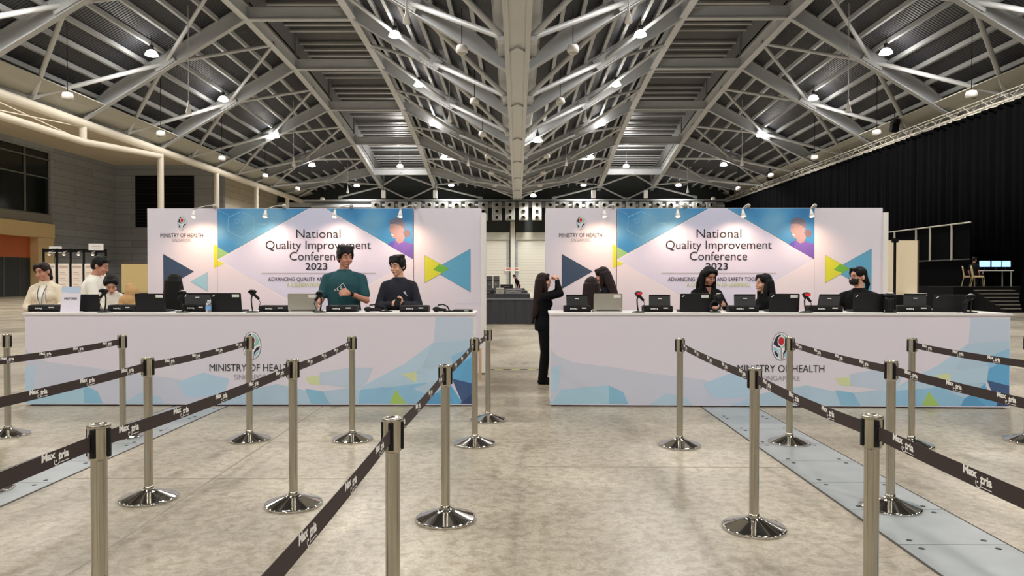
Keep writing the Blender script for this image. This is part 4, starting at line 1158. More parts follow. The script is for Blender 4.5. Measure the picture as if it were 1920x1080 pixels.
# beige boards with a lamp stand in front
t = thing('beige_partition', 'beige partition board standing behind the right end of the right backdrop', 'partition', (at(1684, 521, 14).x, 14, 0), 0)
k = 14 / F
mb = MB(); mb.box((-0.13, 0, 1.62), (.34, .04, 1.06)); mb.build('board', BEIGE, t); mb = MB(); mb.box((.2, 0.0, 1.62), (.32, .04, 1.06)); mb.build('board', BEIGE, t)
mb = MB(); mb.box((.375, 0.03, 1.62), (.03, .1, 1.08)); mb.build('edge_post', mat('brown_edge', (70, 48, 36), .7), t)
mb = MB(); mb.box((.05, .05, .55), (.8, .3, 1.08)); mb.build('dark_base', BLACKM, t)
mb = MB(); mb.box((.3, -.1, 1.1), (.3, .2, .04)); mb.build('ledge', WHITE, t)
t = thing('light_stand', 'black stand pole with clamp in front of the beige partition', 'stand', (at(1677.5, 521, 13.6).x, 13.6, 0), 0)
mb = MB(); mb.tube((0, 0, .05), (0, 0, 2.1), .024); mb.build('pole', BLACKM, t)
mb = MB(); mb.box((0, 0, 2.12), (.1, .07, .06)); mb.box((-.03, -.03, 2.15), (.05, .05, .04)); mb.build('clamp', BLACKM, t)
for a in (0, 120, 240):
    mb = MB(); mb.tube((0, 0, .3), (.35 * math.cos(R(a)), .35 * math.sin(R(a)), .015), .013, n=6); mb.build('leg', BLACKM, t)
# stage platform, steps, desk
PX0, PX1, PYF = 19.6, 24.0, 31.6
PZ = 1.02
t = thing('stage_platform', 'black stage platform with steps at the right, a lit desk on it', 'platform', (21, 33, 0), 0)
mb = MB(); mb.box((0.5, 0.2, PZ / 2), (4.4, 2.9, PZ)); mb.build('deck', BLACKM, t)
STP = mat('worn_black_step', (132, 126, 114), .7, 0, .15, 3)
for i in range(6):
    z = PZ * (6 - i) / 7; y = PYF - 33 - 0.5 - i * .34
    mb = MB(); mb.box((-0.35 + .02 * i, y, z / 2), (1.55 + .03 * i, .36, z)); st = mb.build('step', BLACKM, t)
    mb = MB(); mb.box((-0.35 + .02 * i, y, z + .008), (1.55 + .03 * i, .37, .016)); mb.build('tread', STP, st)
def banquet_chair(x, y, z, rz, label):
    t = thing('banquet_chair', label, 'chair', (x, y, z), rz, 'beige banquet chairs on the platform')
    CU = mat('beige_chair_cover', (206, 186, 140), .8); FR = mat('gold_chair_frame', (190, 172, 124), .4, .4)
    mb = MB(); mb.rbox((0, 0, .46), (.44, .44, .08), .08); mb.build('seat', CU, t)
    mb = MB(); rg = [[V((wd * .22 * math.cos(a), .2 + .03 * math.sin(a) + (zz - .5) * .16, zz)) for a in [2 * PI * i / 16 for i in range(16)]] for zz, wd in ((.5, .95), (.7, 1), (.85, .95), (.93, .7), (.96, .3))]; mb.loft(rg); mb.build('backrest', CU, t)
    for sx in (-1, 1):
        mb = MB(); mb.path([(sx * .19, -.2, .44), (sx * .2, -.24, .01)], .016, 6); mb.build('leg', FR, t)
        mb = MB(); mb.path([(sx * .19, .2, .5), (sx * .2, .3, .01)], .016, 6); mb.build('leg', FR, t)
p = at(1838, 521, 33.0); q = at(1820, 521, 34.2)
banquet_chair(p.x - .3, 32.7, PZ, R(66), 'beige banquet chair in front, right of two on the dark platform')
banquet_chair(q.x - .2, 34.0, PZ, R(60), 'beige banquet chair behind, left of two on the dark platform')
t = thing('control_desk', 'white control desk on the dark platform at the right', 'desk', (22.5, 34.0, PZ), 0)
mb = MB(); mb.box((0, 0, .74), (1.5, .7, .04)); mb.build('desktop', WHITE, t)
for sx, sy in ((-1, -1), (1, -1), (-1, 1), (1, 1)):
    mb = MB(); mb.tube((sx * .66, sy * .3, 0), (sx * .66, sy * .3, .73), .03); mb.build('leg', SILVER, t)
SCR = mat('lit_screen', (150, 190, 235), .3, 0, .5, 8, emit=1.6)
for i, (x, y, lb) in enumerate(((22.05, 33.9, 'lit computer monitor on the control desk, left one'), (22.6, 33.9, 'lit computer monitor on the control desk, middle one'), (23.05, 33.9, 'lit computer monitor on the control desk, right one'))):
    m = thing('monitor', lb, 'monitor', (x, y, PZ + .76), R(-10 + 10 * i), 'lit monitors on the control desk')
    mb = MB(); mb.rbox((0, 0, .3), (.5, .03, .32), .01); b = mb.build('screen_housing', BLACKP, m)
    mb = MB(); mb.box((0, -.017, .3), (.46, .004, .28)); mb.build('screen', SCR, b)
    mb = MB(); mb.tube((0, .02, 0.0), (0, .02, .2), .02); mb.rbox((0, .02, .008), (.22, .16, .014), .03); mb.build('stand', BLACKP, m)

# poster stand at the left
t = thing('poster_stand', 'black frame hung with white posters behind the left counter', 'poster stand', (at(141, 521, 22).x, 22, 0), R(12))
fw = 1.75
for x in (-fw / 2, -.5, -.12, .25, .6, fw / 2):
    mb = MB(); mb.box((x, 0, 1.16), (.05, .05, 2.32)); mb.build('post', BLACKM, t)
for z in (2.26, .86):
    mb = MB(); mb.box((0, 0, z), (fw, .07, .1)); mb.build('crossbar', BLACKM, t)
PST = mat('lit_white_poster', (240, 226, 214), .6, 0, .02, 3)
for i, x in enumerate((-.69, -.31, .065, .425, .74)):
    mb = MB(); mb.box((x, -.035, 1.33), (.29, .015, 1.05)); b = mb.build('poster', PST, t)
    mb = MB()
    mb.box((x, -.044, 1.76), (.24, .002, .07))
    for zz in (1.58, 1.4, 1.22, 1.05): mb.box((x - .03, -.044, zz), (.15, .002, .02)); mb.box((x - .01, -.044, zz - .06), (.2, .002, .01))
    mb.build('poster_print', mat('poster_print', (196, 176, 168), .6), b)
mb = MB(); mb.box((.1, -.05, .6), (1.1, .04, .42)); mb.build('lower_board', BLACKM, t)
mb = MB()
for x in (-.5, -.12, .25, .6): mb.box((x, .06, .02), (.08, .7, .04))
mb.build('foot', BLACKM, t)
PSL = bpy.data.lights.new('poster_light', 'SPOT'); PSL.energy = 170; PSL.color = (1, .82, .62); PSL.spot_size = R(110); PSL.spot_blend = .8
for i, x in enumerate((-.6, -.2, .2, .6)):
    mb = MB(); mb.path([(x, 0, 2.26), (x, -.3, 2.2)], .01, 6); mb.lathe([(.02, .03), (.05, -.05), (.02, -.06)], 10, (x, -.3, 2.18)); h = mb.build('clip_lamp', SILVER, t)
    mb = MB(); mb.ell((x, -.3, 2.14), .042); mb.build('bulb', WARM, h)
    l = bpy.data.objects.new('poster_light', PSL); COL.objects.link(l); l.parent = t; l.location = (x, -.3, 2.1); l.rotation_euler = (R(28), 0, 0)
for px, py, w, lb, Y in ((104, 468, .36, 'white direction sign on the left end of the poster stand', 22.3), (180, 463, .42, 'white direction sign on the right end of the poster stand', 21.8)):
    p = at(px, py, Y); s = thing('direction_sign', lb, 'sign', p, R(12), 'white signs on the poster stand')
    mb = MB(); mb.rbox((0, 0, 0), (w, .02, .2), .008); mb.build('sign_board', WHITE, s)
    mb = MB(); mb.box((0, -.011, .02), (w * .6, .002, .018)); mb.box((0, -.011, -.03), (w * .5, .002, .018)); mb.build('print_line', GREYINK, s)
    mb = MB(); mb.box((0, .012, -.12), (.04, .012, .2)); mb.build('clip', BLACKM, s)
# sand coloured board on a dark table behind
a, b = at(229, 549, 19), at(281, 495, 19)
t = thing('sand_board', 'sand coloured display board left of the left backdrop', 'board', ((a.x + b.x) / 2 + .2, 19, 0), 0)
w = b.x - a.x + .4
mb = MB(); mb.box((0, 0, (a.z + b.z) / 2), (w, .05, b.z - a.z)); mb.build('board', mat('sand_board_face', (206, 182, 128), .75, 0, .04, 2), t)
mb = MB(); mb.box((0, 0.02, b.z + .01), (w, .08, .03)); mb.build('top_edge', mat('brown_edge', (70, 48, 36), .7), t)
mb = MB(); mb.box((0, .1, a.z / 2), (w, .4, a.z)); mb.build('dark_base', BLACKM, t)
# hazard tapes on the floor
def tape(name, x0, x1, y, label, dash=.13):
    mb = MB(); n = int((x1 - x0) / dash)
    for i in range(n):
        mb.mi = i % 2; a = x0 + i * dash; s = .03
        q = [V((a, y - .025, .002)), V((a + dash, y - .025, .002)), V((a + dash + s, y + .025, .002)), V((a + s, y + .025, .002))]
        mb.loft([[p - V((0, 0, .0015)) for p in q], q], smooth=False)
    tag(mb.build(name, [BLACKM, G('tape_yellow', (222, 214, 70))]), label, 'floor tape')
tape('hazard_tape', -0.5, 0.55, 11.05, 'black and yellow striped tape across the gap between the booths')
tape('hazard_tape', -26, -22.2, fl(20, 577).y, 'striped tape on the floor at the far left edge', .5)

# =================================================================== people
def remesh(mb, name, m, parent, vox, it=3):
    me = mb.mesh(name, m)
    o = put(name, me)
    a = o.modifiers.new('r', 'REMESH'); a.mode = 'VOXEL'; a.voxel_size = vox; a.use_smooth_shade = True
    b = o.modifiers.new('s', 'SMOOTH'); b.iterations = it; b.factor = 0.5
    dg = bpy.context.evaluated_depsgraph_get()
    me2 = bpy.data.meshes.new_from_object(o.evaluated_get(dg))
    o.modifiers.clear(); o.data = me2; bpy.data.meshes.remove(me)
    me2.polygons.foreach_set('use_smooth', [True] * len(me2.polygons))
    if not me2.materials: me2.materials.append(m)
    o.parent = parent
    return o
SK = lambda n, c: mat('skin_' + n, c, 0.5, 0, 0.04, 14)
HR = mat('black_hair', (7, 6, 6), 0.6, 0, 0.3, 40, bump=0.3, spec=.25, stretch=(6, 6, .6))
HRB = mat('dark_brown_hair', (30, 13, 12), 0.55, 0, 0.3, 40, bump=0.3, spec=.25, stretch=(6, 6, .6))
EYEW = mat('eye_white', (190, 180, 172), 0.3); IRIS = mat('eye_iris', (26, 18, 16), 0.2); LIP = mat('lips', (164, 92, 84), 0.5)
MALE = [(.85, .168, .115), (.95, .172, .12), (1.06, .158, .112), (1.2, .17, .12), (1.30, .183, .122), (1.365, .168, .11), (1.415, .118, .09), (1.455, .08, .07), (1.485, .066, .062)]
FEM = [(.85, .165, .118), (.93, .168, .122), (1.06, .13, .1), (1.18, .142, .108), (1.29, .158, .12), (1.365, .142, .1), (1.415, .1, .078), (1.455, .068, .062), (1.485, .056, .056)]

def person(label, x, y, H, rz=0.0, fem=False, skin=('a', (206, 158, 132)), top=None, sleeve='long', legs=None, shoe=BLACKM, hair='short', hm=HR, yaw=0, pitch=0, roll=0,
           lean=0, seat=None, arms=None, wide=1.0, z0=0.0, mask=False, glasses=None, fine=True, extra=None, neck_v=False, loose=0.0, hl=.5):
    s = H / 1.75
    t = thing('person', label, 'person', (x, y, z0), rz); t.scale = (s, s, s)
    dz = 0 if seat is None else seat / s - .90
    RL = Mx.Rotation(R(lean), 3, 'X'); pv = V((0, 0, .95))
    RH = RL @ Mx.Rotation(R(yaw), 3, 'Z') @ Mx.Rotation(R(pitch), 3, 'X') @ Mx.Rotation(R(roll), 3, 'Y'); hp = V((0, .012, 1.50)); RH = RH * (1.07 if not fem else 1.05)
    U = lambda p: pv + RL @ (V(p) - pv) + V((0, 0, dz))
    HD = lambda p: U(hp) + RH @ (V(p) - hp) - V((0, 0, .02))
    prof = FEM if fem else MALE
    sm = SK(*skin)
    sh = (.155 if fem else .18) * wide
    ar = .85 if fem else 1.0
    A = {}
    for k, sg in (('R', -1), ('L', 1)):
        d = dict(e=(sg * (sh + .055), .03, 1.15 + dz), w=(sg * (sh + .05), -.04, .91 + dz), d=(0, -.15, -1), n=(-sg, 0, 0), curl=25)
        if arms and k in arms: d.update(arms[k])
        d['s'] = U((sg * sh, .01, 1.365)); d['e'] = V(d['e']); d['w'] = V(d['w'])
        # keep limb lengths human
        v = d['e'] - d['s']; d['e'] = d['s'] + v.normalized() * (.28 if not fem else .265)
        v = d['w'] - d['e']; d['w'] = d['e'] + v.normalized() * min(.27, max(.2, v.length))
        A[k] = d
    LGS = []
    for sg in (-1, 1):
        hip = V((sg * .085, 0, .90 + dz))
        if seat is None: kn = V((sg * .095, -.02, .49)); an = V((sg * .095, .02, .085))
        else: kn = hip + V((sg * .03, -.4, -.02)); an = kn + V((0, .06, -.41))
        LGS.append((hip, kn, an))
    def torso(mb, g, zmin=.85, zmax=1.5):
        rings = []
        for z, rx, ry in prof:
            if z < zmin - .01 or z > zmax: continue
            k = wide if z < 1.44 else 1.0
            rings.append([U((( rx * k + g) * math.cos(a), .012 + (ry * (1 + (k - 1) * .6) + g) * math.sin(a), z)) for a in [2 * PI * i / 24 for i in range(24)]])
        mb.loft(rings)
        for sg in (-1, 1): mb.cone(U((sg * sh * .5, .012, 1.395)), U((sg * sh, .01, 1.365)), .055 + g, .056 * ar + g)
        if fem:
            for sg in (-1, 1): mb.ell(U((sg * .07, -.075, 1.27)), (.062 + g, .05 + g, .06 + g))
    # ---- body: one continuous skin
    mb = MB(); torso(mb, -.006)
    mb.cone(U((0, .02, 1.44)), HD((0, .015, 1.57)), .054 if fem else .06, .05 if fem else .056)
    fw = .95 if fem else 1.0
    mb.ell(HD((0, .008, 1.663)), (.075 * fw, .094, .088), RH, 20, 14); mb.ell(HD((0, -.018, 1.597)), ((.06, .07, .066) if not fem else (.053, .067, .064)), RH, 16, 12)
    mb.ell(HD((0, -.058, 1.548)), (.027, .026, .022), RH); mb.ell(HD((0, -.045, 1.672)), (.058, .045, .034), RH)
    for sg in (-1, 1):
        mb.ell(HD((sg * .034, -.055, 1.605)), (.03, .032, .03), RH)
        mb.ell(HD((sg * .077 * fw, .012, 1.632)), (.011, .022, .032), RH)
    mb.cone(HD((0, -.086, 1.648)), HD((0, -.106, 1.607)), .0075 * fw, .0125 * fw * fw, 8); mb.ell(HD((0, -.094, 1.603)), (.02, .014, .01), RH)
    mb.ell(HD((0, -.083, 1.573)), (.026, .014, .014), RH)
    for k, sg in (('R', -1), ('L', 1)):
        d = A[k]
        mb.cone(d['s'], d['e'], .048 * ar, .038 * ar); mb.cone(d['e'], d['w'], .039 * ar, .026 * ar)
        dd = V(d['d']).normalized(); n = V(d['n']); n = (n - dd * n.dot(dd)).normalized(); sd = dd.cross(n)
        th = sd if sg < 0 else -sd; W = d['w']; hk = .92 if fem else 1.0
        mb.cone(W, W + dd * .03, .024 * ar, .024, 10)
        for i in range(4):
            off = (1.5 - i) * .0205 * hk; K = W + dd * (.088 * hk - abs(i - 1.2) * .004) + th * off
            mb.cone(W + dd * .02 + th * off * .7, K, .015, .0125, 8)
            f = dd.copy(); P = K; cu = d['curl'] * (1 + .08 * i)
            for L_, r0, r1 in ((.042, .0105, .0095), (.026, .0095, .0085), (.02, .0085, .007)):
                f = (Mx.Rotation(R(cu), 3, dd.cross(n)) @ f).normalized()
                Q = P + f * L_ * (0.9, 1.0, .95, .78)[i] * hk; mb.cone(P, Q, r0, r1, 8); P = Q
        T0 = W + dd * .025 + th * .022; T1 = T0 + (dd * .6 + th * .7 + n * .25).normalized() * .042; T2 = T1 + (dd * .85 + n * .4 + th * .1).normalized() * .028; T3 = T2 + (dd * .8 + n * .5 - th * .1).normalized() * .022
        mb.cone(T0, T1, .016, .0125, 8); mb.cone(T1, T2, .0125, .0105, 8); mb.cone(T2, T3, .0105, .0085, 8)
    for hip, kn, an in LGS:
        mb.cone(hip, kn, .085, .055); mb.cone(kn, an, .052, .036); mb.cone(an + V((0, .01, -.03)), an + V((0, -.12, -.055)), .034, .026)
    body = remesh(mb, 'body', sm, t, .0062 if fine else .012, 2)
    # ---- face parts
    if fine:
        for sg in (-1, 1):
            mb = MB(); mb.ell(HD((sg * .031, -.0845, 1.645)), (.0115, .0052, .0042), RH); mb.mi = 1; mb.ell(HD((sg * .031, -.088, 1.645)), (.0058, .0026, .0042), RH); mb.build('eye', [EYEW, IRIS], t)
            mb = MB(); mb.path([HD((sg * .015, -.094, 1.661)), HD((sg * .033, -.092, 1.666)), HD((sg * .05, -.08, 1.66))], [.003, .0038, .002], 6); mb.build('eyebrow', hm, t)
        if not mask:
            mb = MB(); mb.ell(HD((0, -.0955, 1.5765)), (.02, .005, .004), RH); mb.ell(HD((0, -.0945, 1.5695)), (.017, .005, .0045), RH); mb.build('lips', LIP, t)
    # ---- hair
    mb = MB(); E = lambda c, r: mb.ell(HD(c), r, RH, 14, 10)
    if hair == 'short':
        E((0, .022, 1.69), (.085, .095, .083)); E((0, .05, 1.64), (.078, .065, .075))
        for sg in (-1, 1): E((sg * .072, -.005, 1.675), (.018, .05, .045)); E((sg * .077, -.028, 1.648), (.006, .012, .022)); E((sg * .04, -.062, 1.722), (.042, .034, .03))
        E((0, -.066, 1.728), (.05, .034, .028)); E((.02, -.03, 1.755), (.05, .05, .025))
    elif hair == 'mop':
        E((0, .02, 1.692), (.09, .1, .09)); E((0, .05, 1.64), (.08, .066, .08))
        for sg in (-1, 1): E((sg * .075, -.005, 1.67), (.019, .055, .055)); E((sg * .079, -.02, 1.64), (.008, .016, .028))
        for i in range(7):
            u = -0.06 + .02 * i; mb.cone(HD((u, -.045, 1.75)), HD((u * 1.1 - .006, -.092 + abs(u) * .35, 1.68 + .012 * (i % 3))), .024, .01, 8)
        for i in range(8):
            a = i * .8; mb.ell(HD((.045 * math.cos(a), .03 + .045 * math.sin(a), 1.758)), (.034, .036, .024), RH)
    else:
        E((0, .02, 1.687), (.084, .095, .085)); E((0, .05, 1.64), (.08, .066, .085))
        for sg in (-1, 1):
            E((sg * .062, -.02, 1.69), (.03, .062, .05)); E((sg * .035, -.055, 1.728), (.042, .036, .028))
        if hair == 'long':
            L_ = hl
            for i in range(-4, 5):
                a = R(90 + i * 26); bx, by = .082 * math.cos(a), .03 + .075 * math.sin(a)
                top_ = HD((bx, by, 1.66)); mid = HD((bx * 1.12, by * 1.05 + .012, 1.5))
                lo = U((bx * 1.35, max(by * 1.0, -.01) + .075, 1.5 - L_ * (.75 + .1 * math.cos(i))))
                if abs(i) == 4: lo = U((bx * 1.25, -.03, 1.5 - L_ * .5))
                if abs(i) == 4: mid = HD((bx * 1.1, -.015, 1.53))
                mb.cone(top_, mid, .03, .036, 8); mb.cone(mid, lo, .036, .022, 8)
        elif hair == 'bun': E((0, .1, 1.6), (.04, .04, .045)); E((.0, .11, 1.55), (.028, .026, .05))
        elif hair == 'pony': mb.cone(HD((0, .1, 1.66)), HD((.01, .13, 1.55)), .03, .034, 8); mb.cone(HD((.01, .13, 1.55)), HD((.0, .11, 1.42)), .032, .012, 8)
    remesh(mb, 'hair', hm, t, .007 if fine else .012, 7 if hair in ('long', 'bun', 'pony') else 4)
    # ---- clothes
    g = .008 + loose
    mb = MB(); torso(mb, g, .85, 1.5)
    for k in ('R', 'L'):
        d = A[k]; v = d['e'] - d['s']
        if sleeve == 'short': mb.cone(d['s'], d['s'] + v * .72, .062 + loose, .056 + loose)
        else:
            mb.cone(d['s'], d['e'], .056 * ar + g, .046 * ar + g); mb.cone(d['e'], d['e'] + (d['w'] - d['e']) * .95, .046 * ar + g, .033 * ar + g * .8)
    shirt = remesh(mb, 'shirt' if top is None or 'coat' not in top.name else 'jacket', top or BLACKM, t, .011, 3)
    mb = MB()
    rings = [[U(((rx * 1.0 + .012) * math.cos(a), .012 + (ry + .012) * math.sin(a), z)) for a in [2 * PI * i / 20 for i in range(20)]] for z, rx, ry in ((.84, .16, .11), (.9, .168, .118), (.97, .166, .118), (1.03, .15, .108))]
    mb.loft(rings)
    for hip, kn, an in LGS:
        mb.cone(hip, kn, .1, .072); mb.cone(kn, an + V((0, 0, .0)), .072, .068); mb.cone(an, an + V((0, 0, -.02)), .068, .072)
    remesh(mb, 'trousers', legs or BLACKM, t, .013, 3)
    for hip, kn, an in LGS:
        mb = MB(); c = an + V((0, -.05, -.055))
        mb.loft([[c + V((.045 * k * math.cos(a), .135 * k * math.sin(a) - .01, z)) for a in [2 * PI * i / 20 for i in range(20)]] for z, k in ((-.03, .95), (-.028, 1.02), (0, 1.0), (.03, .85), (.05, .6))]); mb.build('shoe', shoe, t)
    # ---- things worn
    if mask:
        mb = MB(); rg = []
        for v_ in range(7):
            z = 1.545 + .075 * v_ / 6; rg.append([HD((.068 * math.sin(R(-80 + 16 * i)) * (.8 + .2 * min(1, v_ / 3)), -.03 - .083 * math.cos(R(-80 + 16 * i)) * (.78 + .28 * math.sin(PI * (v_ + .8) / 7.5)), z)) for i in range(11)])
        n = 11; vs = [p for q in rg for p in q]; mb.add(vs, [(r * n + i, r * n + i + 1, (r + 1) * n + i + 1, (r + 1) * n + i) for r in range(6) for i in range(n - 1)], True)
        o = mb.build('face_mask', mat('black_mask', (24, 22, 24), .8), t); o.modifiers.new('th', 'SOLIDIFY').thickness = .003
        for sg in (-1, 1):
            mb = MB(); mb.path([HD((sg * .064, -.045, 1.6)), HD((sg * .08, -.01, 1.625)), HD((sg * .082, .025, 1.64))], .0015, 5); mb.build('ear_loop', BLACKM, o)
    if glasses:
        mb = MB()
        for sg in (-1, 1):
            mb.path([HD((sg * .033 + .023 * math.cos(a), -.103 + abs(math.cos(a)) * .002, 1.643 + .019 * math.sin(a))) for a in [2 * PI * i / 18 for i in range(19)]], .0016, 5, False)
            mb.path([HD((sg * .056, -.1, 1.648)), HD((sg * .079, -.03, 1.648)), HD((sg * .082, .015, 1.642))], .0016, 5)
        mb.path([HD((-.011, -.105, 1.647)), HD((0, -.108, 1.65)), HD((.011, -.105, 1.647))], .0015, 5)
        mb.build('glasses', glasses, t)
    if extra: extra(t, U, HD, A)
    return t
def fr(x, z, U, wide, g=.02, prof=MALE):       # point on the chest front
    for (z0, a0, b0), (z1, a1, b1) in zip(prof, prof[1:]):
        if z0 <= z <= z1:
            k = (z - z0) / (z1 - z0); rx = (a0 + (a1 - a0) * k) * wide; ry = (b0 + (b1 - b0) * k) * (1 + (wide - 1) * .6); break
    return U((x, .012 - (ry * math.sqrt(max(.05, 1 - (x / rx) ** 2)) + g), z))
def px_x(px, Y): return at(px, 521, Y).x

# -- the two men at the left counter
TEAL = mat('teal_tshirt', (26, 74, 82), .85, 0, .06, 8)
def teal_extra(t, U, HD, A):
    W = 1.16
    mb = MB()
    def stripe(x0, x1, xt0, xt1, zb, zt0, zt1, w=.005):
        q = [(x0, zb), (x1, zb), (xt1, zt1), (xt0, zt0)]
        for (a, b), (c, d) in zip(q, q[1:] + q[:1]):
            L_ = math.hypot(c - a, d - b); nx, nz = -(d - b) / L_ * w / 2, (c - a) / L_ * w / 2
            pts = [fr(u, v, U, W, .026) for u, v in ((a + nx, b + nz), (a - nx, b - nz), (c - nx, d - nz), (c + nx, d + nz))]
            mb.add(pts, [(0, 1, 2, 3), (3, 2, 1, 0)])
    zb = 1.225
    stripe(-.085, -.04, -.085, -.05, zb, zb + .005, zb + .028); stripe(-.03, .015, -.045, -.018, zb, zb + .035, zb + .055); stripe(.027, .075, -.008, .024, zb, zb + .068, zb + .09)
    mb.build('shirt_emblem', WHITEINK, t)
    d = A['L']; v = (d['w'] - d['e']).normalized()
    mb = MB(); p = d['w'] - v * .025; mb.tube(p - v * .012, p + v * .012, .034, .032, 14); o = mb.build('watch', BLACKP, t)
    mb = MB(); mb.rbox(p + V((0, -.03, .012)), (.036, .014, .036), .006); mb.build('watch_case', DARKP, o)
    mb = MB(); c = U((0, .012, 1.474)); mb.path([c + V((.076 * math.cos(a), .066 * math.sin(a), .012 * math.sin(a) - .004)) for a in [2 * PI * i / 20 for i in range(21)]], .006, 6, False); mb.build('collar', mat('teal_rib', (18, 56, 62), .85), t)
person('man in a teal t-shirt with a white striped emblem, looking to his left', px_x(645, 8.93), 8.93, 1.80, 0, False, ('warm', (192, 138, 114)), TEAL, 'short', mat('dark_trousers', (34, 36, 44), .85), WHITE, 'mop', HR,
       yaw=38, pitch=4, wide=1.16, loose=.006, extra=teal_extra,
       arms={'R': dict(e=(-.255, -.06, 1.15), w=(-.262, -.27, 1.06), d=(0, -.7, -.35), n=(.4, .2, -.9), curl=35), 'L': dict(e=(.28, -.06, 1.13), w=(.13, -.26, 1.2), d=(-1, -.2, .08), n=(-.2, .9, -.4), curl=38)})
def navy_extra(t, U, HD, A):
    mb = MB()
    for pts in (((.075, 1.29), (.098, 1.30), (.105, 1.285), (.09, 1.27)), ((.095, 1.275), (.115, 1.272), (.112, 1.256), (.1, 1.258)), ((.116, 1.25), (.124, 1.25), (.124, 1.24), (.116, 1.24))):
        q = [fr(u, v, U, 1.05, .022) for u, v in pts]; mb.add(q, [(0, 1, 2, 3), (3, 2, 1, 0)])
    mb.build('chest_print', WHITEINK, t)
    mb = MB(); c = U((0, .012, 1.474)); mb.path([c + V((.076 * math.cos(a), .064 * math.sin(a), .012 * math.sin(a) - .006)) for a in [2 * PI * i / 20 for i in range(21)]], .007, 6, False); mb.build('collar', mat('navy_rib', (22, 24, 34), .85), t)
person('young man in a navy sweatshirt with thin glasses, hands together before him', px_x(748, 8.98), 8.98, 1.685, 0, False, ('fair', (222, 172, 144)), mat('navy_sweatshirt', (28, 30, 42), .88, 0, .06, 8), 'long', None, BLACKM, 'mop', HR,
       yaw=-28, pitch=6, wide=.97, loose=.006, glasses=mat('thin_gold_frame', (150, 120, 84), .3, .8), extra=navy_extra,
       arms={'R': dict(e=(-.25, -.04, 1.12), w=(-.05, -.24, 1.14), d=(.9, -.1, .25), n=(-.2, .6, -.5), curl=30), 'L': dict(e=(.26, -.04, 1.12), w=(.09, -.24, 1.14), d=(-.8, -.1, .5), n=(.1, .9, .1), curl=60)})
# phone/scanner in the hands of the navy man and clicker of the teal man
t = thing('handheld_reader', 'dark handheld reader held by the young man in navy', 'barcode scanner', (px_x(745, 8.66), 8.68, 1.13), 0)
mb = MB(); mb.rbox((0, 0, 0), (.07, .04, .1), .014, Mx.Rotation(R(20), 3, 'Y')); mb.build('reader_body', DARKP, t); mb = MB(); mb.tube((-.02, 0, -.04), (-.05, .01, -.09), .018, .015); mb.build('handle', BLACKP, t)

# -- left end of the left counter
CREAM = mat('cream_coat', (224, 212, 190), .85, 0, .05, 6)
def lanyard(t, U, HD, A):
    mb = MB(); mb.path([fr(-.05, 1.42, U, .95, .035, FEM), fr(-.04, 1.33, U, .95, .06, FEM), fr(-.03, 1.25, U, .95, .075, FEM), fr(0, 1.1, U, .95, .05, FEM), fr(.03, 1.25, U, .95, .075, FEM), fr(.04, 1.33, U, .95, .06, FEM), fr(.05, 1.42, U, .95, .035, FEM)], .004, 6); o = mb.build('lanyard', DARKP, t)
    mb = MB(); mb.box(fr(0, 1.06, U, 1, .05, FEM), (.07, .004, .1)); mb.build('badge_card', WHITE, o)
    mb = MB(); off = lambda z: .022 + .04 * math.exp(-((z - 1.26) / .09) ** 2); nz, nu = 14, 7
    q = [fr((-.5 + i / (nu - 1)) * (.07 + .05 * math.sin(PI * k / nz)), 1.0 + .44 * k / nz, U, 1.0, off(1.0 + .44 * k / nz), FEM) for k in range(nz + 1) for i in range(nu)]
    mb.add(q, [(k * nu + i, k * nu + i + 1, (k + 1) * nu + i + 1, (k + 1) * nu + i) for k in range(nz) for i in range(nu - 1)], True); mb.build('undershirt', mat('pale_top', (236, 232, 224), .85), t)
person('woman in a cream jacket with lanyard behind the left counter', px_x(86, 9.4), 9.4, 1.62, R(8), True, ('warm', (214, 168, 142)), CREAM, 'long', mat('dark_trousers', (34, 36, 44), .85), BLACKM, 'bun', HRB, yaw=-14, pitch=10, roll=-8, loose=.016, extra=lanyard,
       arms={'R': dict(e=(-.22, -.03, 1.15), w=(-.1, -.24, 1.1), d=(.6, -.6, .1), n=(.3, 0, -.8), curl=30), 'L': dict(e=(.25, -.04, 1.14), w=(.08, -.25, 1.08), d=(-.8, -.4, .1), n=(0, .2, -1), curl=45)})
def collar_w(t, U, HD, A):
    mb = MB(); c = U((0, .012, 1.475)); mb.path([c + V((.066 * math.cos(a), .062 * math.sin(a), .012 * math.sin(a))) for a in [2 * PI * i / 20 for i in range(21)]], .014, 6, False); mb.build('collar', WHITE, t)
person('man in a white shirt turned away to the right behind the HELPDESK sign', px_x(164, 9.7), 9.7, 1.72, R(112), False, ('warm', (192, 138, 114)), mat('white_shirt', (232, 230, 220), .8, 0, .03, 6), 'long', mat('dark_trousers', (34, 36, 44), .85), BLACKM, 'short', HR, yaw=-12, pitch=4, lean=12, loose=.014, extra=collar_w,
       arms={'R': dict(e=(-.24, -.12, 1.14), w=(-.2, -.33, 1.1), d=(.2, -.9, .1), n=(.2, 0, -1), curl=30), 'L': dict(e=(.24, -.12, 1.14), w=(.16, -.34, 1.1), d=(-.2, -.9, .1), n=(-.2, 0, -1), curl=30)})
person('seated woman in a white jacket, head bowed over a tan bundle', px_x(213, 9.25), 9.25, 1.60, R(14), True, ('fair', (222, 172, 144)), mat('white_coat', (226, 220, 208), .85, 0, .05, 6), 'long', None, BLACKM, 'pony', HR, yaw=16, pitch=26, lean=12, seat=.72, loose=.01,
       arms={'R': dict(e=(-.24, -.16, 1.06), w=(-.1, -.34, 1.0), d=(.5, -.6, 0), n=(.2, 0, -1), curl=30), 'L': dict(e=(.25, -.16, 1.06), w=(.15, -.34, 1.08), d=(-.5, -.5, .3), n=(-.6, 0, -.5), curl=40)})
mb = MB(); rnd = random.Random(3)
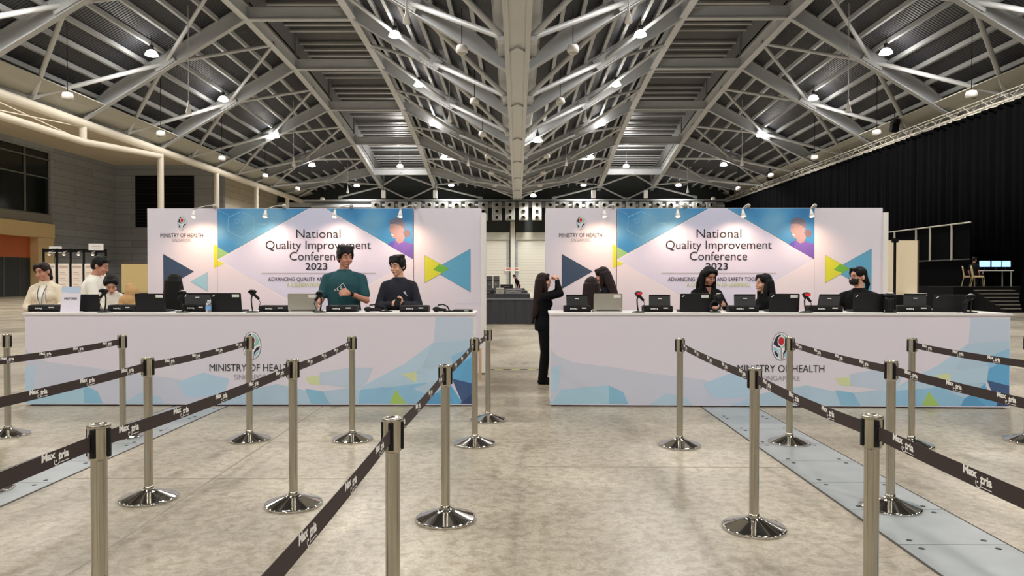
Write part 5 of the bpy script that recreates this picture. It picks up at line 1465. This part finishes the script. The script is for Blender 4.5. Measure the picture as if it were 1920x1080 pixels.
for (cx, cy_, cz), r in (((0, 0, .1), (.12, .09, .1)), ((.03, .02, .2), (.09, .07, .1)), ((-.04, -.02, .05), (.1, .08, .06)), ((.06, .0, .05), (.09, .08, .06)), ((0.0, .03, .28), (.05, .04, .05))): mb.ell((cx, cy_, cz), r)
p = at(241, 577, 8.72); o = remesh(mb, 'folded_jacket', mat('tan_jacket', (186, 148, 98), .85, 0, .12, 14, bump=.6), None, .012, 1)
o.location = (p.x, 8.72, ZC - .01); tag(o, 'tan folded jacket held by the seated woman in white', 'jacket')
person('woman with long black hair seen from behind before the navy print triangle', px_x(326, 9.1), 9.1, 1.60, R(-160), True, ('fair', (222, 172, 144)), mat('black_blouse', (13, 13, 16), .9, spec=.2), 'long', None, BLACKM, 'long', HR, seat=.69, hl=.55, yaw=-8)
# -- the woman in the gap
person('woman in black with long hair standing in the gap, hand raised to her glasses', px_x(1020, 9.6), 9.6, 1.48, R(92), True, ('fair', (222, 172, 144)), mat('black_sweater', (11, 11, 15), .9, spec=.2), 'long', mat('black_wide_trousers', (10, 10, 13), .9, spec=.2), BLACKM, 'long', HRB, yaw=4, pitch=-2, wide=1.05, hl=.62, glasses=mat('red_frame', (120, 30, 34), .3), loose=.006,
       arms={'R': dict(e=(-.2, -.25, 1.43), w=(-.07, -.2, 1.63), d=(.6, .2, .5), n=(.4, .8, -.2), curl=40), 'L': dict(e=(.2, -.25, 1.46), w=(.06, -.22, 1.64), d=(-.5, .1, .6), n=(-.4, .8, -.2), curl=40)})
# -- right counter
person('woman with reddish brown hair seen from behind at the right counter', px_x(1109, 9.05), 9.05, 1.60, R(172), True, ('fair', (222, 172, 144)), mat('black_blouse', (13, 13, 16), .9, spec=.2), 'long', None, BLACKM, 'long', HRB, seat=.65, hl=.4)
person('taller woman with dark hair leaning to the seated one by the right counter', px_x(1143, 9.7), 9.7, 1.57, R(-112), True, ('fair', (226, 180, 152)), mat('navy_black_top', (15, 14, 24), .85, spec=.2), 'long', None, BLACKM, 'long', HRB, lean=8, pitch=6, hl=.36)
def collar_v(t, U, HD, A):
    mb = MB(); q = [fr(u, z, U, 1.05, .032, FEM) for u, z in ((-.04, 1.455), (.04, 1.455), (0, 1.35))]; mb.add(q, [(0, 1, 2), (2, 1, 0)]); mb.build('neck_opening', SK('warm', (214, 168, 142)), t)
person('woman in a black shirt with long black hair looking down at the camera', px_x(1325, 8.95), 8.95, 1.57, R(6), True, ('tan', (186, 132, 108)), mat('black_shirt', (14, 14, 16), .85, spec=.2), 'long', None, BLACKM, 'long', HR, yaw=10, pitch=24, hl=.42, wide=1.1, extra=collar_v,
       arms={'R': dict(e=(-.22, -.1, 1.16), w=(-.03, -.3, 1.18), d=(.8, -.4, 0), n=(.2, .3, -.9), curl=35), 'L': dict(e=(.24, -.1, 1.16), w=(.12, -.32, 1.22), d=(-.3, -.8, .2), n=(-.8, 0, -.3), curl=45)})
person('woman in profile facing left with straight black hair at the right counter', px_x(1432, 9.1), 9.1, 1.60, R(-84), True, ('fair', (222, 172, 144)), mat('black_blouse', (13, 13, 16), .9, spec=.2), 'long', None, BLACKM, 'long', HR, seat=.69, hl=.5)
def badge(t, U, HD, A):
    mb = MB(); mb.box(fr(.07, 1.3, U, 1.1, .02), (.012, .004, .035)); mb.build('pen_clip', STK, t)
person('person in a black t-shirt and black face mask seated at the right counter', px_x(1610, 9.0), 9.0, 1.66, R(-42), False, ('fair', (222, 172, 144)), mat('black_tshirt', (14, 14, 16), .85, spec=.2), 'short', None, BLACKM, 'pony', HR, yaw=-34, seat=.74, mask=True, wide=1.08, glasses=mat('red_frame', (120, 30, 34), .3), extra=badge,
       arms={'R': dict(e=(-.26, -.1, 1.1), w=(-.1, -.32, 1.04), d=(.8, -.4, 0), n=(.1, .1, -1), curl=25), 'L': dict(e=(.26, -.08, 1.1), w=(.1, -.32, 1.05), d=(-.8, -.3, 0), n=(-.1, .1, -1), curl=25)})
# -- far figures
person('far worker in black bending over the farthest draped table', px_x(972, 46.9), 46.9, 1.68, R(-80), False, ('warm', (192, 138, 114)), mat('black_tshirt', (14, 14, 16), .85, spec=.2), 'short', None, BLACKM, 'short', HR, lean=24, fine=False)
p = at(1826, 521, 33.3)
person('operator with dark hair seated before the lit monitors on the platform', p.x + .05, 33.35, 1.72, R(112), False, ('warm', (192, 138, 114)), mat('black_tshirt', (14, 14, 16), .85, spec=.2), 'short', None, BLACKM, 'short', HR, seat=.52, z0=PZ, fine=False)
# stools for those who sit behind the counters
def stool(x, y, h, label):
    t = thing('bar_stool', label, 'stool', (x, y, 0), 0, 'stools behind the counters')
    mb = MB(); mb.lathe([(0, h - .05), (.17, h - .05), (.18, h - .03), (.17, h), (0, h)], 24); mb.build('seat', BLACKM, t)
    for k in range(4):
        a = R(45 + 90 * k); mb = MB(); mb.tube((.1 * math.cos(a), .1 * math.sin(a), h - .05), (.19 * math.cos(a), .19 * math.sin(a), 0), .013, n=8); mb.build('leg', SILVER, t)
    mb = MB(); mb.path([(.16 * math.cos(a), .16 * math.sin(a), .24) for a in [2 * PI * i / 24 for i in range(25)]], .009, 6, False); mb.build('foot_ring', SILVER, t)
for px, Y, h, lb in ((213, 9.25, .6, 'stool under the seated woman in the white jacket'), (326, 9.1, .57, 'stool under the woman with long black hair at the left counter'), (1111, 9.05, .53, 'stool under the woman with reddish brown hair'),
                     (1432, 9.1, .57, 'stool under the woman in profile'), (1610, 9.0, .62, 'stool under the person in the face mask')):
    stool(px_x(px, Y), Y, h, lb)
